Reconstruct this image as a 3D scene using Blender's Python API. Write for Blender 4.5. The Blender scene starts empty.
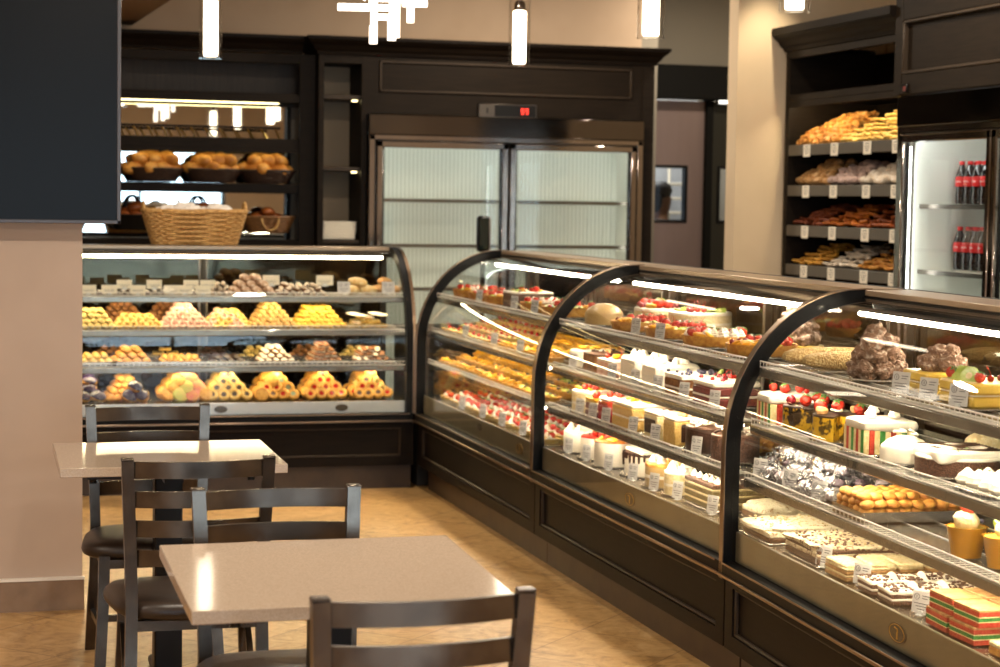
import bpy, bmesh, math, random
from mathutils import Matrix, Vector, Euler, noise
random.seed(11)
SC = bpy.context.scene
COL = SC.collection
PI = math.pi
R = math.radians

# ------------------------------------------------------------------ materials
def lin(h):
    if not isinstance(h, str): return tuple(h)
    h = h.lstrip('#'); o = []
    for i in (0, 2, 4):
        c = int(h[i:i+2], 16)/255.0
        o.append(c/12.92 if c <= 0.04045 else ((c+0.055)/1.055)**2.4)
    return tuple(o)

def node(nt, t, **kw):
    n = nt.nodes.new(t)
    for k, v in kw.items():
        if k in n.inputs: n.inputs[k].default_value = v
        else: setattr(n, k, v)
    return n

MATS = {}
def mat(name, col, rough=.5, metal=0., col2=None, sc=30., lo=.4, hi=.6, bump=0., bsc=None, rand=0., coat=0., sss=0., emit=0., stretch=None, ecol=None, spec=None):
    m = bpy.data.materials.new(name); m.use_nodes = True
    nt = m.node_tree; p = nt.nodes['Principled BSDF']
    c = lin(col)
    p.inputs['Base Color'].default_value = (*c, 1)
    p.inputs['Roughness'].default_value = rough
    p.inputs['Metallic'].default_value = metal
    if spec is not None: p.inputs['Specular IOR Level'].default_value = spec
    if coat: p.inputs['Coat Weight'].default_value = coat; p.inputs['Coat Roughness'].default_value = .1
    if sss:
        p.inputs['Subsurface Weight'].default_value = sss
        p.inputs['Subsurface Radius'].default_value = (.01, .006, .004)
    if emit:
        p.inputs['Emission Color'].default_value = (*(lin(ecol) if ecol else c), 1)
        p.inputs['Emission Strength'].default_value = emit
    L = nt.links.new
    tc = None
    if col2 or bump:
        tc = node(nt, 'ShaderNodeTexCoord').outputs['Object']
        if stretch:
            mp = node(nt, 'ShaderNodeMapping'); mp.inputs['Scale'].default_value = stretch
            L(tc, mp.inputs['Vector']); tc = mp.outputs['Vector']
    src = None
    if col2:
        n = node(nt, 'ShaderNodeTexNoise', Scale=sc, Detail=3.0); L(tc, n.inputs['Vector'])
        r = node(nt, 'ShaderNodeValToRGB')
        r.color_ramp.elements[0].position = lo; r.color_ramp.elements[1].position = hi
        r.color_ramp.elements[0].color = (*c, 1); r.color_ramp.elements[1].color = (*lin(col2), 1)
        L(n.outputs['Fac'], r.inputs['Fac']); src = r.outputs['Color']
    if rand:
        oi = node(nt, 'ShaderNodeObjectInfo'); mr = node(nt, 'ShaderNodeMapRange')
        mr.inputs['To Min'].default_value = 1-rand; mr.inputs['To Max'].default_value = 1+rand
        L(oi.outputs['Random'], mr.inputs['Value'])
        h = node(nt, 'ShaderNodeHueSaturation'); h.inputs['Color'].default_value = (*c, 1)
        if src: L(src, h.inputs['Color'])
        L(mr.outputs['Result'], h.inputs['Value']); src = h.outputs['Color']
    if src: L(src, p.inputs['Base Color'])
    if bump:
        n = node(nt, 'ShaderNodeTexNoise', Scale=bsc or sc, Detail=4.0); L(tc, n.inputs['Vector'])
        b = node(nt, 'ShaderNodeBump', Strength=bump, Distance=.01)
        L(n.outputs['Fac'], b.inputs['Height']); L(b.outputs['Normal'], p.inputs['Normal'])
    MATS[name] = m
    return m

def glass(name, tint=(1, 1, 1), ior=1.45, rough=0.0, boost=1.0):
    m = bpy.data.materials.new(name); m.use_nodes = True; nt = m.node_tree
    for n in list(nt.nodes): nt.nodes.remove(n)
    o = node(nt, 'ShaderNodeOutputMaterial'); mx = node(nt, 'ShaderNodeMixShader')
    t = node(nt, 'ShaderNodeBsdfTransparent'); t.inputs['Color'].default_value = (*tint, 1)
    g = node(nt, 'ShaderNodeBsdfGlossy', Roughness=rough)
    ge = node(nt, 'ShaderNodeNewGeometry'); L = nt.links.new
    def mth(op, x, y=None):
        n = node(nt, 'ShaderNodeMath', operation=op); n.use_clamp = (op != 'ABSOLUTE')
        for i, q in enumerate((x, y)):
            if q is None: continue
            if isinstance(q, (int, float)): n.inputs[i].default_value = q
            else: L(q, n.inputs[i])
        return n.outputs[0]
    dt = node(nt, 'ShaderNodeVectorMath', operation='DOT_PRODUCT'); L(ge.outputs['Normal'], dt.inputs[0]); L(ge.outputs['Incoming'], dt.inputs[1])
    cs = mth('ABSOLUTE', dt.outputs['Value'])
    f0 = ((ior-1)/(ior+1))**2
    fo = mth('MULTIPLY', mth('ADD', mth('MULTIPLY', mth('POWER', mth('SUBTRACT', 1.0, cs), 5.0), 1-f0), f0), boost)
    nt.links.new(fo, mx.inputs[0]); nt.links.new(t.outputs[0], mx.inputs[1]); nt.links.new(g.outputs[0], mx.inputs[2])
    nt.links.new(mx.outputs[0], o.inputs['Surface'])
    MATS[name] = m
    return m

def lamp_mat(name, col, strength):
    m = bpy.data.materials.new(name); m.use_nodes = True; nt = m.node_tree
    for n in list(nt.nodes): nt.nodes.remove(n)
    o = node(nt, 'ShaderNodeOutputMaterial'); e = node(nt, 'ShaderNodeEmission', Strength=strength)
    e.inputs['Color'].default_value = (*col, 1)
    nt.links.new(e.outputs[0], o.inputs['Surface']); MATS[name] = m
    return m

WARM = (1.0, .80, .54)
TUBE = lamp_mat('case_tube_light', (1.0, .86, .65), 95)
TUBE_SHELF = lamp_mat('shelf_tube_light', (1.0, .85, .62), 62)
PEND = lamp_mat('pendant_tube_light', (1.0, .84, .62), 9)
TUBE_L = lamp_mat('case_tube_light_golden', (1.0, .80, .48), 55)
TUBE_SHELF_L = lamp_mat('shelf_tube_light_golden', (1.0, .80, .46), 46)
CHAN = lamp_mat('chandelier_rod_light', (1.0, .86, .68), 3.6)
LEDW = lamp_mat('warm_led', (1.0, .80, .38), 6)
COOL = lamp_mat('fridge_led', (.94, 1.0, .93), 7.5)
COOL2 = lamp_mat('drinks_fridge_led', (1.0, 1.0, .96), 14)
REDLED = lamp_mat('red_digits', (1.0, .05, .03), 4)
SPOTM = lamp_mat('downlight_lens', (1.0, .82, .55), 26)

ESP = mat('espresso_wood', '#19120c', rough=.5, col2='#130d09', sc=6, stretch=(1, 1, 14), spec=.1)
ESP2 = mat('espresso_panel', '#211911', rough=.55, col2='#1b140d', sc=6, stretch=(1, 1, 14), spec=.12)
ESPL = mat('espresso_light', '#3a2e22', rough=.5, col2='#32271c', sc=6, stretch=(14, 14, 1), spec=.3)
KICK = mat('kick_plate_brown', '#4a3a2a', rough=.45, col2='#3f3024', sc=9)
BLACK = mat('black_satin', '#0d0b0a', rough=.35, spec=.3)
BLACKM = mat('black_matt', '#100e0d', rough=.7)
RUB = mat('black_gasket', '#060505', rough=.5, spec=.15)
STEEL = mat('brushed_steel', '#b6afa6', rough=.28, metal=1, col2='#a59e94', sc=30, stretch=(1, 40, 1))
STEELD = mat('dark_steel', '#6f675f', rough=.3, metal=1)
CHROME = mat('polished_steel', '#8f8680', rough=.12, metal=1)
BRONZE = mat('bronze_trim', '#8d7762', rough=.3, metal=1)
TOPST = mat('beige_case_top', '#a08a70', rough=.3, metal=.35)
RAILM = mat('pale_rail_panel', '#746b55', rough=.35, metal=.3, col2='#6b624d', sc=7)
ALU = mat('aluminium_rail', '#c9c6c0', rough=.3, metal=.6)
WIRE = mat('lit_chrome_wire', '#e6e1d6', rough=.3, metal=0)  # white base colour carries the shine of lit chrome
TRAY = mat('steel_tray', '#b9b2a8', rough=.22, metal=.9)
SHELFG = mat('steel_shelf', '#8d897f', rough=.22, metal=.65)
HEADM = mat('dark_polished_header', '#5d5650', rough=.1, metal=1)
MIRRL = mat('dark_rear_glass', '#38342a', rough=.05, metal=1)
MIRR = mat('mirror', '#d8dad6', rough=.015, metal=1)
MIRRD = mat('rear_mirror_glass', '#56503f', rough=.04, metal=1)
GUN = mat('gunmetal_tube', '#625950', rough=.26, metal=.9, col2='#544b43', sc=14)
VINYL = mat('dark_brown_vinyl', '#2a1e16', rough=.38, bump=.08, bsc=160)
QUARTZ = mat('beige_quartz', '#bba997', rough=.085, col2='#ad9b88', sc=240, lo=.35, hi=.6)
GLASS = glass('clear_glass', (.97, .985, .97))
GLASSC = glass('curved_glass_mat', (.985, .99, .98), boost=.75)
GLASSF = glass('fridge_glass', (.965, .985, .97))
GLASSP = glass('pendant_glass', (.985, .98, .97), boost=1.3)
GLASSK = glass('kitchen_window_glass', (.9, .93, .95))
CELLO = glass('cellophane', (.985, .985, .99), rough=.3, boost=2.0)
SCREEN = mat('tv_screen', '#0a0a0c', rough=.3); SCREEN.node_tree.nodes['Principled BSDF'].inputs['Specular IOR Level'].default_value = .12
BEZEL = mat('tv_bezel', '#4a4446', rough=.35)
WALLM = mat('wall_paint_taupe', '#bda898', rough=.85, col2='#b8a393', sc=3)
WALLB = mat('wall_paint_beige', '#b39a80', rough=.85, col2='#ae957b', sc=3)
WALLP = mat('wall_paint_cream', '#cdb89b', rough=.85, col2='#c8b396', sc=3)
CEILM = mat('ceiling_paint', '#b9a78f', rough=.9)
SOFF = mat('soffit_paint_brown', '#7c634a', rough=.85)
GREYW = mat('dim_wall_grey', '#8a8273', rough=.9)  # grey holds the weaker light on the kitchen walls
DARKW = mat('dark_header_paint', '#12110e', rough=.7, spec=.15)
WHITEIN = mat('cooler_liner', '#e6e7e0', rough=.45)
WHITE = mat('white_board', '#f2ead8', rough=.6)
CARD = mat('card_grey', '#c9c6c2', rough=.6)
CARDC = mat('card_cream', '#e6dcc3', rough=.6)
INK = mat('card_ink', '#5d5c62', rough=.7)
BADGE = mat('badge_brown', '#4d4334', rough=.4, metal=.4)
GOLD = mat('gold_foil', '#c79a3a', rough=.3, metal=.7)
SSDOOR = mat('stainless_door', '#a08a82', rough=.35, metal=.45, col2='#8f7b74', sc=3, stretch=(1, 1, .2))
WICKER = mat('wicker_straw', '#c39a5c', rough=.6, col2='#a87c42', sc=60, bump=.3, bsc=90)
WICKD = mat('wicker_dark', '#3a2416', rough=.55, col2='#2a190f', sc=60, bump=.3, bsc=90)
WICKM = mat('wicker_mid', '#8a5f33', rough=.55, col2='#714a25', sc=60)
PAPER = mat('crumpled_paper', '#e6ddd3', rough=.5, bump=.5, bsc=25)
MARBLE = mat('marble_skirting', '#937a63', rough=.3, col2='#7b624c', sc=9, lo=.35, hi=.7)
SKIN = mat('skin', '#9a6a4a', rough=.5); HAIR = mat('dark_hair', '#15110f', rough=.6); SHIRT = mat('black_shirt', '#1b1a1c', rough=.8)

# floor: diagonal travertine tiles
def floor_mat():
    m = bpy.data.materials.new('travertine_tiles'); m.use_nodes = True; nt = m.node_tree; L = nt.links.new
    p = nt.nodes['Principled BSDF']; p.inputs['Roughness'].default_value = .36
    tc = node(nt, 'ShaderNodeTexCoord'); mp = node(nt, 'ShaderNodeMapping')
    mp.inputs['Rotation'].default_value = (0, 0, R(45)); L(tc.outputs['Object'], mp.inputs['Vector'])
    br = node(nt, 'ShaderNodeTexBrick', Scale=1.0); br.offset = 0.0
    br.inputs['Brick Width'].default_value = .45; br.inputs['Row Height'].default_value = .45
    br.inputs['Mortar Size'].default_value = .003; br.inputs['Mortar Smooth'].default_value = .3
    br.inputs['Color1'].default_value = (.9, .9, .9, 1); br.inputs['Color2'].default_value = (1.08, 1.08, 1.08, 1); br.inputs['Mortar'].default_value = (.5, .45, .4, 1)
    L(mp.outputs['Vector'], br.inputs['Vector'])
    n = node(nt, 'ShaderNodeTexNoise', Scale=9.0, Detail=9.0, Roughness=.68, Distortion=1.6); L(tc.outputs['Object'], n.inputs['Vector'])
    r = node(nt, 'ShaderNodeValToRGB'); e = r.color_ramp.elements
    e[0].position = .3; e[0].color = (*lin('#76552f'), 1); e[1].position = .7; e[1].color = (*lin('#c6a270'), 1)
    x = e.new(.46); x.color = (*lin('#ab8450'), 1)
    L(n.outputs['Fac'], r.inputs['Fac'])
    mx = node(nt, 'ShaderNodeMix', data_type='RGBA', blend_type='MULTIPLY'); mx.inputs[0].default_value = 1
    L(r.outputs['Color'], mx.inputs[6]); L(br.outputs['Color'], mx.inputs[7]); L(mx.outputs[2], p.inputs['Base Color'])
    return m
FLOORM = floor_mat()

# foods
def fm(name, a, b=None, sc=60, rough=.55, bump=.25, bsc=None, rand=.12, **k):
    return mat(name, a, rough=rough, col2=b, sc=sc, bump=bump, bsc=bsc or sc*1.5, rand=rand, **k)
YEL = fm('yellow_shortbread', '#dca545', '#c98a2c')
YELP = fm('pale_yellow_shortbread', '#e4c170', '#d6a84c')
GOLDEN = fm('golden_bake', '#d9a04a', '#b8742a', sc=45)
ORANGE = fm('orange_bake', '#c8741f', '#a4520f', sc=45)
BROWN = fm('brown_bake', '#8a5a2c', '#6a3f1c', sc=45)
REDBR = fm('red_brown_bake', '#8e4418', '#6c2c0e', sc=45)
TAN = fm('tan_bake', '#c69a63', '#a97a45', sc=40)
CHOC = fm('chocolate', '#2e1a10', '#3c2317', sc=50, rough=.4)
CHOCM = fm('milk_chocolate', '#5c3a24', '#4a2c1a', sc=70, rough=.5)
CRUMBC = fm('chocolate_crumb', '#4a2e1f', '#6b4632', sc=160, bump=.8, bsc=200)
PURP = fm('blueberry_glaze', '#3b2a4a', '#241a35', sc=40, rough=.25)
PINK = fm('pink_icing', '#d9a08c', '#e8bfa8', sc=40)
PINKB = fm('pink_tint', '#d5775a', '#d99a54', sc=25)
GREENB = fm('green_tint', '#b8b95a', '#c9b25a', sc=25)
WHITEP = fm('powder_sugar', '#e8dccb', '#d8c3a8', sc=70, bump=.4)
PINKP = fm('pink_powder', '#c9ada0', '#b3968a', sc=50, bump=.4)
CREAM = fm('whipped_cream', '#f1e7d4', None, bump=.15, bsc=40, rand=.03)
CREAMY = fm('cream_sponge', '#e9d6a8', '#dcc48d', sc=90, bump=.4, rand=.04)
SPONGE = fm('sponge_yellow', '#dcb76c', '#cfa455', sc=120, bump=.6, rand=.04)
TANCAKE = fm('tan_glaze', '#c9ab78', '#bd9c66', sc=12, rough=.3, bump=.05, rand=.03)
NUT = fm('nut_crumb', '#d9bd83', '#b48a4a', sc=150, bump=1.0, bsc=170)
CHANT = fm('sugared_chocolate_puff', '#7f5f4c', '#d3c2b0', sc=60, lo=.5, hi=.72, rough=.85, bump=1.0, bsc=120)
CHANT2 = fm('sugared_mocha_puff', '#8a6b5a', '#d3c0b2', sc=60, lo=.46, hi=.7, rough=.85, bump=1.0, bsc=120)
REDJ = fm('red_jelly', '#b3241a', None, rough=.15, bump=.05, bsc=20, rand=.1)
STRAW = fm('strawberry_red', '#c4261c', '#d8412c', sc=60, rough=.22, bump=.5, bsc=260)
LEAFG = fm('leaf_green', '#4b7a2a', '#3b6620', sc=30, rough=.5)
KIWI = fm('kiwi_green', '#93a83f', '#b7c46a', sc=30, rough=.25)
BLUEB = fm('blueberry', '#2a2540', '#3a3553', sc=30, rough=.35)
YELF = fm('yellow_mango', '#e8a413', '#f0bc3c', sc=20, rough=.3)
GREENL = fm('green_layer', '#2f7d2f', '#3c8c3a', sc=90, bump=.5)
REDL = fm('red_layer', '#b8321c', '#c4482e', sc=90, bump=.5)
CREAML = fm('cream_layer', '#ecd9a6', '#e2ca8e', sc=90, bump=.4)
MAROON = fm('maroon_cake', '#5e1f1c', '#742a22', sc=60)
REDV = fm('red_glaze', '#a3141a', '#8c1016', sc=10, rough=.25, bump=.05)
GOLDPAT = mat('dark_glaze_gold_pattern', '#2b2016', rough=.25, col2='#b98f1e', sc=38, lo=.5, hi=.56)
GOLDPAT2 = mat('gold_glaze_dark_pattern', '#4a3a16', rough=.25, col2='#d0a528', sc=38, lo=.42, hi=.5)
OLIVE = fm('olive_sponge', '#6b5c34', '#5a4c28', sc=60)
CRUMBW = fm('cream_crumb_top', '#efe3c4', '#b28a5a', sc=85, lo=.56, hi=.68, bump=.7, bsc=90, rand=.02)
CRUMBB = fm('crumb_brown_top', '#ead9b4', '#7a4f33', sc=70, lo=.52, hi=.62, bump=.8, bsc=90, rand=.02)
CUSTARD = fm('custard_yellow', '#e2c15a', '#d6b04a', sc=12, rough=.3, bump=.05)
ROLL = fm('bread_roll', '#dca04a', '#b8742a', sc=14, rough=.5, bump=.1, rand=.15)
ROLLD = fm('dark_roll', '#a35a22', '#7d3d12', sc=14, rough=.45, bump=.1, rand=.15)
TRUF = fm('truffle_dark', '#54424c', '#75626a', sc=40)
FRUITG = fm('grape_red', '#7a1f2a', '#922a30', sc=20, rough=.2)
COLA = mat('dark_cola', '#170806', rough=.06, coat=.5)
REDCAP = mat('red_plastic', '#d0191a', rough=.3)
REDLAB = mat('red_label', '#c81a1c', rough=.4)
WLAB = mat('white_lettering', '#f4f0ea', rough=.5)
TAGW = mat('white_tag', '#e9e1cf', rough=.6)
SILVB = mat('silver_board', '#d5d0c8', rough=.25, metal=.8)

# ------------------------------------------------------------------ mesh builder
class M:
    def __init__(s): s.v = []; s.f = []; s.m = []
    def add(s, vs, fs, mi=0, T=None):
        b = len(s.v)
        if T is not None: vs = [T @ Vector(v) for v in vs]
        s.v.extend([tuple(v) for v in vs]); s.f.extend([tuple(i+b for i in f) for f in fs]); s.m.extend([mi]*len(fs)); return s
    def box(s, x0, x1, y0, y1, z0, z1, mi=0, T=None, bev=0):
        if x0 > x1: x0, x1 = x1, x0
        if y0 > y1: y0, y1 = y1, y0
        if z0 > z1: z0, z1 = z1, z0
        if bev:
            b = min(bev, (x1-x0)*.45, (y1-y0)*.45, (z1-z0)*.45)
            bm = bmesh.new(); bmesh.ops.create_cube(bm, size=1)
            for v in bm.verts: v.co = Vector(((x0+x1)/2+v.co.x*(x1-x0), (y0+y1)/2+v.co.y*(y1-y0), (z0+z1)/2+v.co.z*(z1-z0)))
            bmesh.ops.bevel(bm, geom=bm.edges[:], offset=b, segments=1, affect='EDGES', profile=.5)
            bm.verts.index_update()
            s.add([v.co.copy() for v in bm.verts], [[v.index for v in f.verts] for f in bm.faces], mi, T); bm.free(); return s
        vs = [(x0, y0, z0), (x1, y0, z0), (x1, y1, z0), (x0, y1, z0), (x0, y0, z1), (x1, y0, z1), (x1, y1, z1), (x0, y1, z1)]
        return s.add(vs, [(0, 3, 2, 1), (4, 5, 6, 7), (0, 1, 5, 4), (1, 2, 6, 5), (2, 3, 7, 6), (3, 0, 4, 7)], mi, T)
    def tube(s, path, r, n=8, mi=0, T=None, closed=False, sq=None):
        P = [Vector(p) for p in path]; k = len(P); vs = []; fs = []
        rr = r if isinstance(r, (list, tuple)) else [r]*k
        up = None; m = 4 if sq else n
        for i in range(k):
            a = P[(i-1) % k] if (closed or i > 0) else P[i]; b = P[(i+1) % k] if (closed or i < k-1) else P[i]
            t = (b-a).normalized()
            if up is None:
                up = Vector((0, 0, 1)) if abs(t.z) < .9 else Vector((1, 0, 0))
                if sq and abs(t.z) >= .9: up = Vector((0, 1, 0))
            u = (up-t*up.dot(t)).normalized(); w = t.cross(u); up = u
            for j in range(m):
                if sq:
                    dx, dy = [(-1, -1), (1, -1), (1, 1), (-1, 1)][j]
                    vs.append(P[i]+w*dx*sq[0]/2+u*dy*sq[1]/2)
                else:
                    an = 2*PI*j/m; vs.append(P[i]+(w*math.cos(an)+u*math.sin(an))*rr[i])
        for i in range(k if closed else k-1):
            for j in range(m):
                a = i*m+j; b = i*m+(j+1) % m; c = ((i+1) % k)*m+(j+1) % m; d = ((i+1) % k)*m+j
                fs.append((a, b, c, d))
        if not closed:
            fs.append(tuple(range(m-1, -1, -1))); fs.append(tuple((k-1)*m+j for j in range(m)))
        return s.add(vs, fs, mi, T)
    def cyl(s, p0, p1, r, n=14, mi=0, T=None): return s.tube([p0, p1], r, n, mi, T)
    def lathe(s, prof, n=20, mi=0, T=None, wave=0, wn=0, twist=0):
        # prof: list of (r, z) or (r, z, mi)
        vs = []; fs = []; ms = []; idx = []
        for q, p in enumerate(prof):
            if p[0] < 1e-6: idx.append([len(vs)]); vs.append((0, 0, p[1]))
            else:
                row = []
                for j in range(n):
                    a = 2*PI*j/n; rr = p[0]*(1+wave*math.cos(wn*a+twist*p[1])) if wave else p[0]
                    row.append(len(vs)); vs.append((rr*math.cos(a), rr*math.sin(a), p[1]))
                idx.append(row)
        for q in range(len(prof)-1):
            A, B = idx[q], idx[q+1]; c = prof[q][2] if len(prof[q]) > 2 else mi
            for j in range(n):
                k = (j+1) % n
                if len(A) == 1 and len(B) == 1: continue
                if len(A) == 1: fs.append((A[0], B[k], B[j]))
                elif len(B) == 1: fs.append((A[j], A[k], B[0]))
                else: fs.append((A[j], A[k], B[k], B[j]))
                ms.append(c)
        b = len(s.v)
        if T is not None: vs = [tuple(T @ Vector(v)) for v in vs]
        # prof going upwards on the outside gives outward faces
        s.v.extend([tuple(v) for v in vs]); s.f.extend([tuple(i+b for i in f) for f in fs]); s.m.extend(ms); return s
    def sup(s, c, r, e1=1., e2=1., nu=14, nv=9, mi=0, amp=0., fr=30., seed=0, T=None):
        def pw(x, e): return math.copysign(abs(x)**e, x)
        vs = []; fs = []
        for i in range(nv+1):
            th = -PI/2+PI*i/nv
            for j in range(nu):
                ph = 2*PI*j/nu
                p = Vector((r[0]*pw(math.cos(th), e1)*pw(math.cos(ph), e2), r[1]*pw(math.cos(th), e1)*pw(math.sin(ph), e2), r[2]*pw(math.sin(th), e1)))
                if amp:
                    q = p*fr+Vector((seed*3.1, seed*1.7, 0))
                    p = p*(1+amp*noise.noise(q)/max(.25, 1))
                vs.append(p+Vector(c))
                if i in (0, nv): break
        def ix(i, j):
            if i == 0: return 0
            if i == nv: return 1+(nv-1)*nu
            return 1+(i-1)*nu+j % nu
        for i in range(nv):
            for j in range(nu):
                a, b, c2, d = ix(i, j), ix(i, j+1), ix(i+1, j+1), ix(i+1, j)
                if i == 0: fs.append((a, c2, d))
                elif i == nv-1: fs.append((a, b, c2))
                else: fs.append((a, b, c2, d))
        return s.add(vs, fs, mi, T)
    def prism(s, poly, h0, h1, ax='y', mi=0, T=None):
        # poly in (a,b): ax 'y' -> (x,z) extruded in y ; 'x' -> (y,z) extruded in x ; 'z' -> (x,y) extruded in z
        def pt(p, h): return {'y': (p[0], h, p[1]), 'x': (h, p[0], p[1]), 'z': (p[0], p[1], h)}[ax]
        n = len(poly); vs = [pt(p, h0) for p in poly]+[pt(p, h1) for p in poly]
        fs = [tuple(range(n)), tuple(range(2*n-1, n-1, -1))]+[(i, i+n, (i+1) % n+n, (i+1) % n) for i in range(n)]
        return s.add(vs, fs, mi, T)
    def strip(s, A, B, mi=0, T=None):
        n = len(A); return s.add(list(A)+list(B), [(i, i+1, n+i+1, n+i) for i in range(n-1)], mi, T)
    def mesh(s, name, mats, ang=40):
        me = bpy.data.meshes.new(name); me.from_pydata(s.v, [], s.f)
        for m in mats: me.materials.append(m)
        me.polygons.foreach_set('material_index', s.m)
        bm = bmesh.new(); bm.from_mesh(me); bmesh.ops.recalc_face_normals(bm, faces=bm.faces[:]); bm.to_mesh(me); bm.free()
        me.shade_smooth() if hasattr(me, 'shade_smooth') else None
        try: me.set_sharp_from_angle(angle=R(ang))
        except Exception: pass
        me.update(); return me
    def obj(s, name, mats, parent=None, loc=None, rot=None):
        if not isinstance(mats, (list, tuple)): mats = [mats]
        o = bpy.data.objects.new(name, s.mesh(name, mats)); COL.objects.link(o)
        if parent: o.parent = parent
        if loc: o.location = loc
        if rot: o.rotation_euler = rot
        return o

def tag(o, label, cat, group=None):
    o['label'] = label; o['category'] = cat
    if group: o['group'] = group
    return o
def thing(name, label, cat, loc=(0, 0, 0), rotz=0, group=None, rot=None):
    o = bpy.data.objects.new(name, None); COL.objects.link(o); o.empty_display_size = .05
    o.location = loc; o.rotation_euler = rot or (0, 0, rotz)
    return tag(o, label, cat, group)
def struct(o): o['kind'] = 'structure'; return o
class Frame:
    def __init__(s, loc, rz): s.loc = loc; s.rz = rz; s.T = Matrix.Translation(loc) @ Matrix.Rotation(rz, 4, 'Z')
def put(src, name, F, u, v, z, rot=(0, 0, 0), sc=1., label=None, cat=None, group=None):
    """place a copy of a mesh (or of a thing with its parts) in a frame"""
    T = (F.T if F else Matrix.Identity(4)) @ Matrix.Translation((u, v, z)) @ Euler(rot).to_matrix().to_4x4()
    loc, q, _ = T.decompose()
    if isinstance(src, bpy.types.Mesh): o = bpy.data.objects.new(name, src)
    else:
        o = src.copy(); o.name = name
        for ch in src.children:
            c = ch.copy(); COL.objects.link(c); c.parent = o
            for g in ch.children:
                d = g.copy(); COL.objects.link(d); d.parent = c
    COL.objects.link(o); o.location = loc; o.rotation_euler = q.to_euler(); o.scale = (sc, sc, sc) if not isinstance(sc, tuple) else sc
    if label: tag(o, label, cat, group)
    return o
def rnd(a, b): return random.uniform(a, b)
# ------------------------------------------------------------------ the room
def sbox(name, b, m, bev=0):
    return struct(M().box(*b, bev=bev).obj(name, m))
sbox('floor', (-4.2, 6.4, -4.3, 16.6, -.08, 0), FLOORM)
sbox('ceiling', (-4.2, 6.4, -4.3, 16.6, 3.3, 3.4), CEILM)
sbox('wall_back', (-4.2, 4.56, 12.55, 12.7, 0, 3.3), WALLB)
sbox('wall_passage', (4.56, 4.68, 12.55, 13.62, 0, 3.3), GREYW)
struct(M().prism([(-4.1, 10.2), (1.17, 10.2), (1.08, 12.54), (-4.1, 12.54)], 2.69, 3.29, 'z').obj('ceiling_soffit', SOFF))
sbox('wall_left', (-4.1, .456, 7.45, 7.62, 0, 3.3), WALLM)
bb = M().box(-4.1, .462, 7.43, 7.449, 0, .118); struct(bb.obj('baseboard_left', MARBLE))
struct(M().box(-4.1, .464, 7.426, 7.449, .119, .129).obj('trim_1', mat('white_trim', '#efe9e0', rough=.35)))
sbox('wall_pier', (4.40, 5.36, 10.46, 10.6, 0, 3.3), WALLP)
sbox('wall_right', (5.36, 5.5, -4.2, 10.46, 0, 3.3), WALLP)
sbox('wall_far_right', (6.2, 6.35, 10.6, 16.5, 0, 3.3), GREYW)
sbox('wall_side', (-4.2, -4.05, -4.2, 12.5, 0, 3.3), WALLM)
# street wall with two windows
fw = M()
for b in ((-4.1, -1.5, 0, 3.3), (1.1, 1.35, 0, 3.3), (3.9, 5.4, 0, 3.3), (-1.5, 1.1, 2.45, 3.3), (1.35, 3.9, 2.45, 3.3), (-1.5, 1.1, 0, .5), (1.35, 3.9, 0, .12)):
    fw.box(b[0], b[1], -4.15, -4.0, b[2], b[3])
struct(fw.obj('wall_front', WALLB))
for i, (a, b, z) in enumerate(((-1.5, 1.1, .5), (1.35, 3.9, .12))):
    w = M()
    for q in ((a, a+.05, z, 2.45), (b-.05, b, z, 2.45), (a, b, 2.4, 2.45), (a, b, z, z+.05), ((a+b)/2-.025, (a+b)/2+.025, z, 2.45)):
        w.box(q[0], q[1], -4.12, -4.04, q[2], q[3])
    o = struct(w.obj('window_%d' % (i+1), BLACK))
    M().box(a+.05, b-.05, -4.09, -4.084, z+.05, 2.4).obj('pane', GLASS, o)

# kitchen end of the passage
kw = M()
kw.box(4.68, 4.90, 13.5, 13.62, 0, 3.3); kw.box(4.90, 6.2, 13.5, 13.62, 2.64, 3.3); kw.box(6.02, 6.2, 13.5, 13.62, 0, 2.64); 
struct(kw.obj('wall_kitchen', GREYW))
sbox('trim_2', (4.70, 6.2, 13.38, 13.49, 2.385, 2.62), DARKW)
sbox('trim_3', (4.90, 6.02, 13.50, 13.62, 2.385, 2.64), DARKW)
sbox('trim_4', (5.43, 5.48, 13.47, 13.62, 0, 2.38), DARKW)
def kdoor(name, x0, x1, wx0, wx1, wz0, wz1, m, lab):
    d = M(); y0, y1 = 13.52, 13.57
    d.box(x0, wx0, y0, y1, .01, 2.372); d.box(wx1, x1, y0, y1, .01, 2.372); d.box(wx0, wx1, y0, y1, .01, wz0); d.box(wx0, wx1, y0, y1, wz1, 2.372)
    o = struct(d.obj(name, m)); o['label'] = lab
    f = M(); t = .018
    for q in ((wx0-t, wx0+.004, wz0-t, wz1+t), (wx1-.004, wx1+t, wz0-t, wz1+t), (wx0, wx1, wz1-.004, wz1+t), (wx0, wx1, wz0-t, wz0+.004)):
        f.box(q[0], q[1], y0-.012, y1+.012, q[2], q[3], bev=.004)
    f.obj('window_frame', BLACK, o)
    M().box(wx0, wx1, 13.542, 13.548, wz0, wz1).obj('window_pane', GLASSK, o)
    return o
kdoor('door_1', 4.905, 5.428, 4.985, 5.282, 1.475, 1.87, SSDOOR, 'stainless steel kitchen door with a small black framed window')
kdoor('door_2', 5.482, 6.015, 5.56, 5.86, 1.475, 1.87, mat('green_grey_door', '#3c3a31', rough=.35, metal=.5), 'dark kitchen door half hidden by the cream pier')
sl = thing('light_gap_strip', 'lit strip for the light gap above the dark kitchen door beside the cream pier', 'lamp', (5.52, 13.44, 2.352))  # glowing strip put in for a light gap above the door
M().box(-.03, .5, -.02, .03, 0, .03, bev=.004).obj('housing', STEELD, sl)
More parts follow.
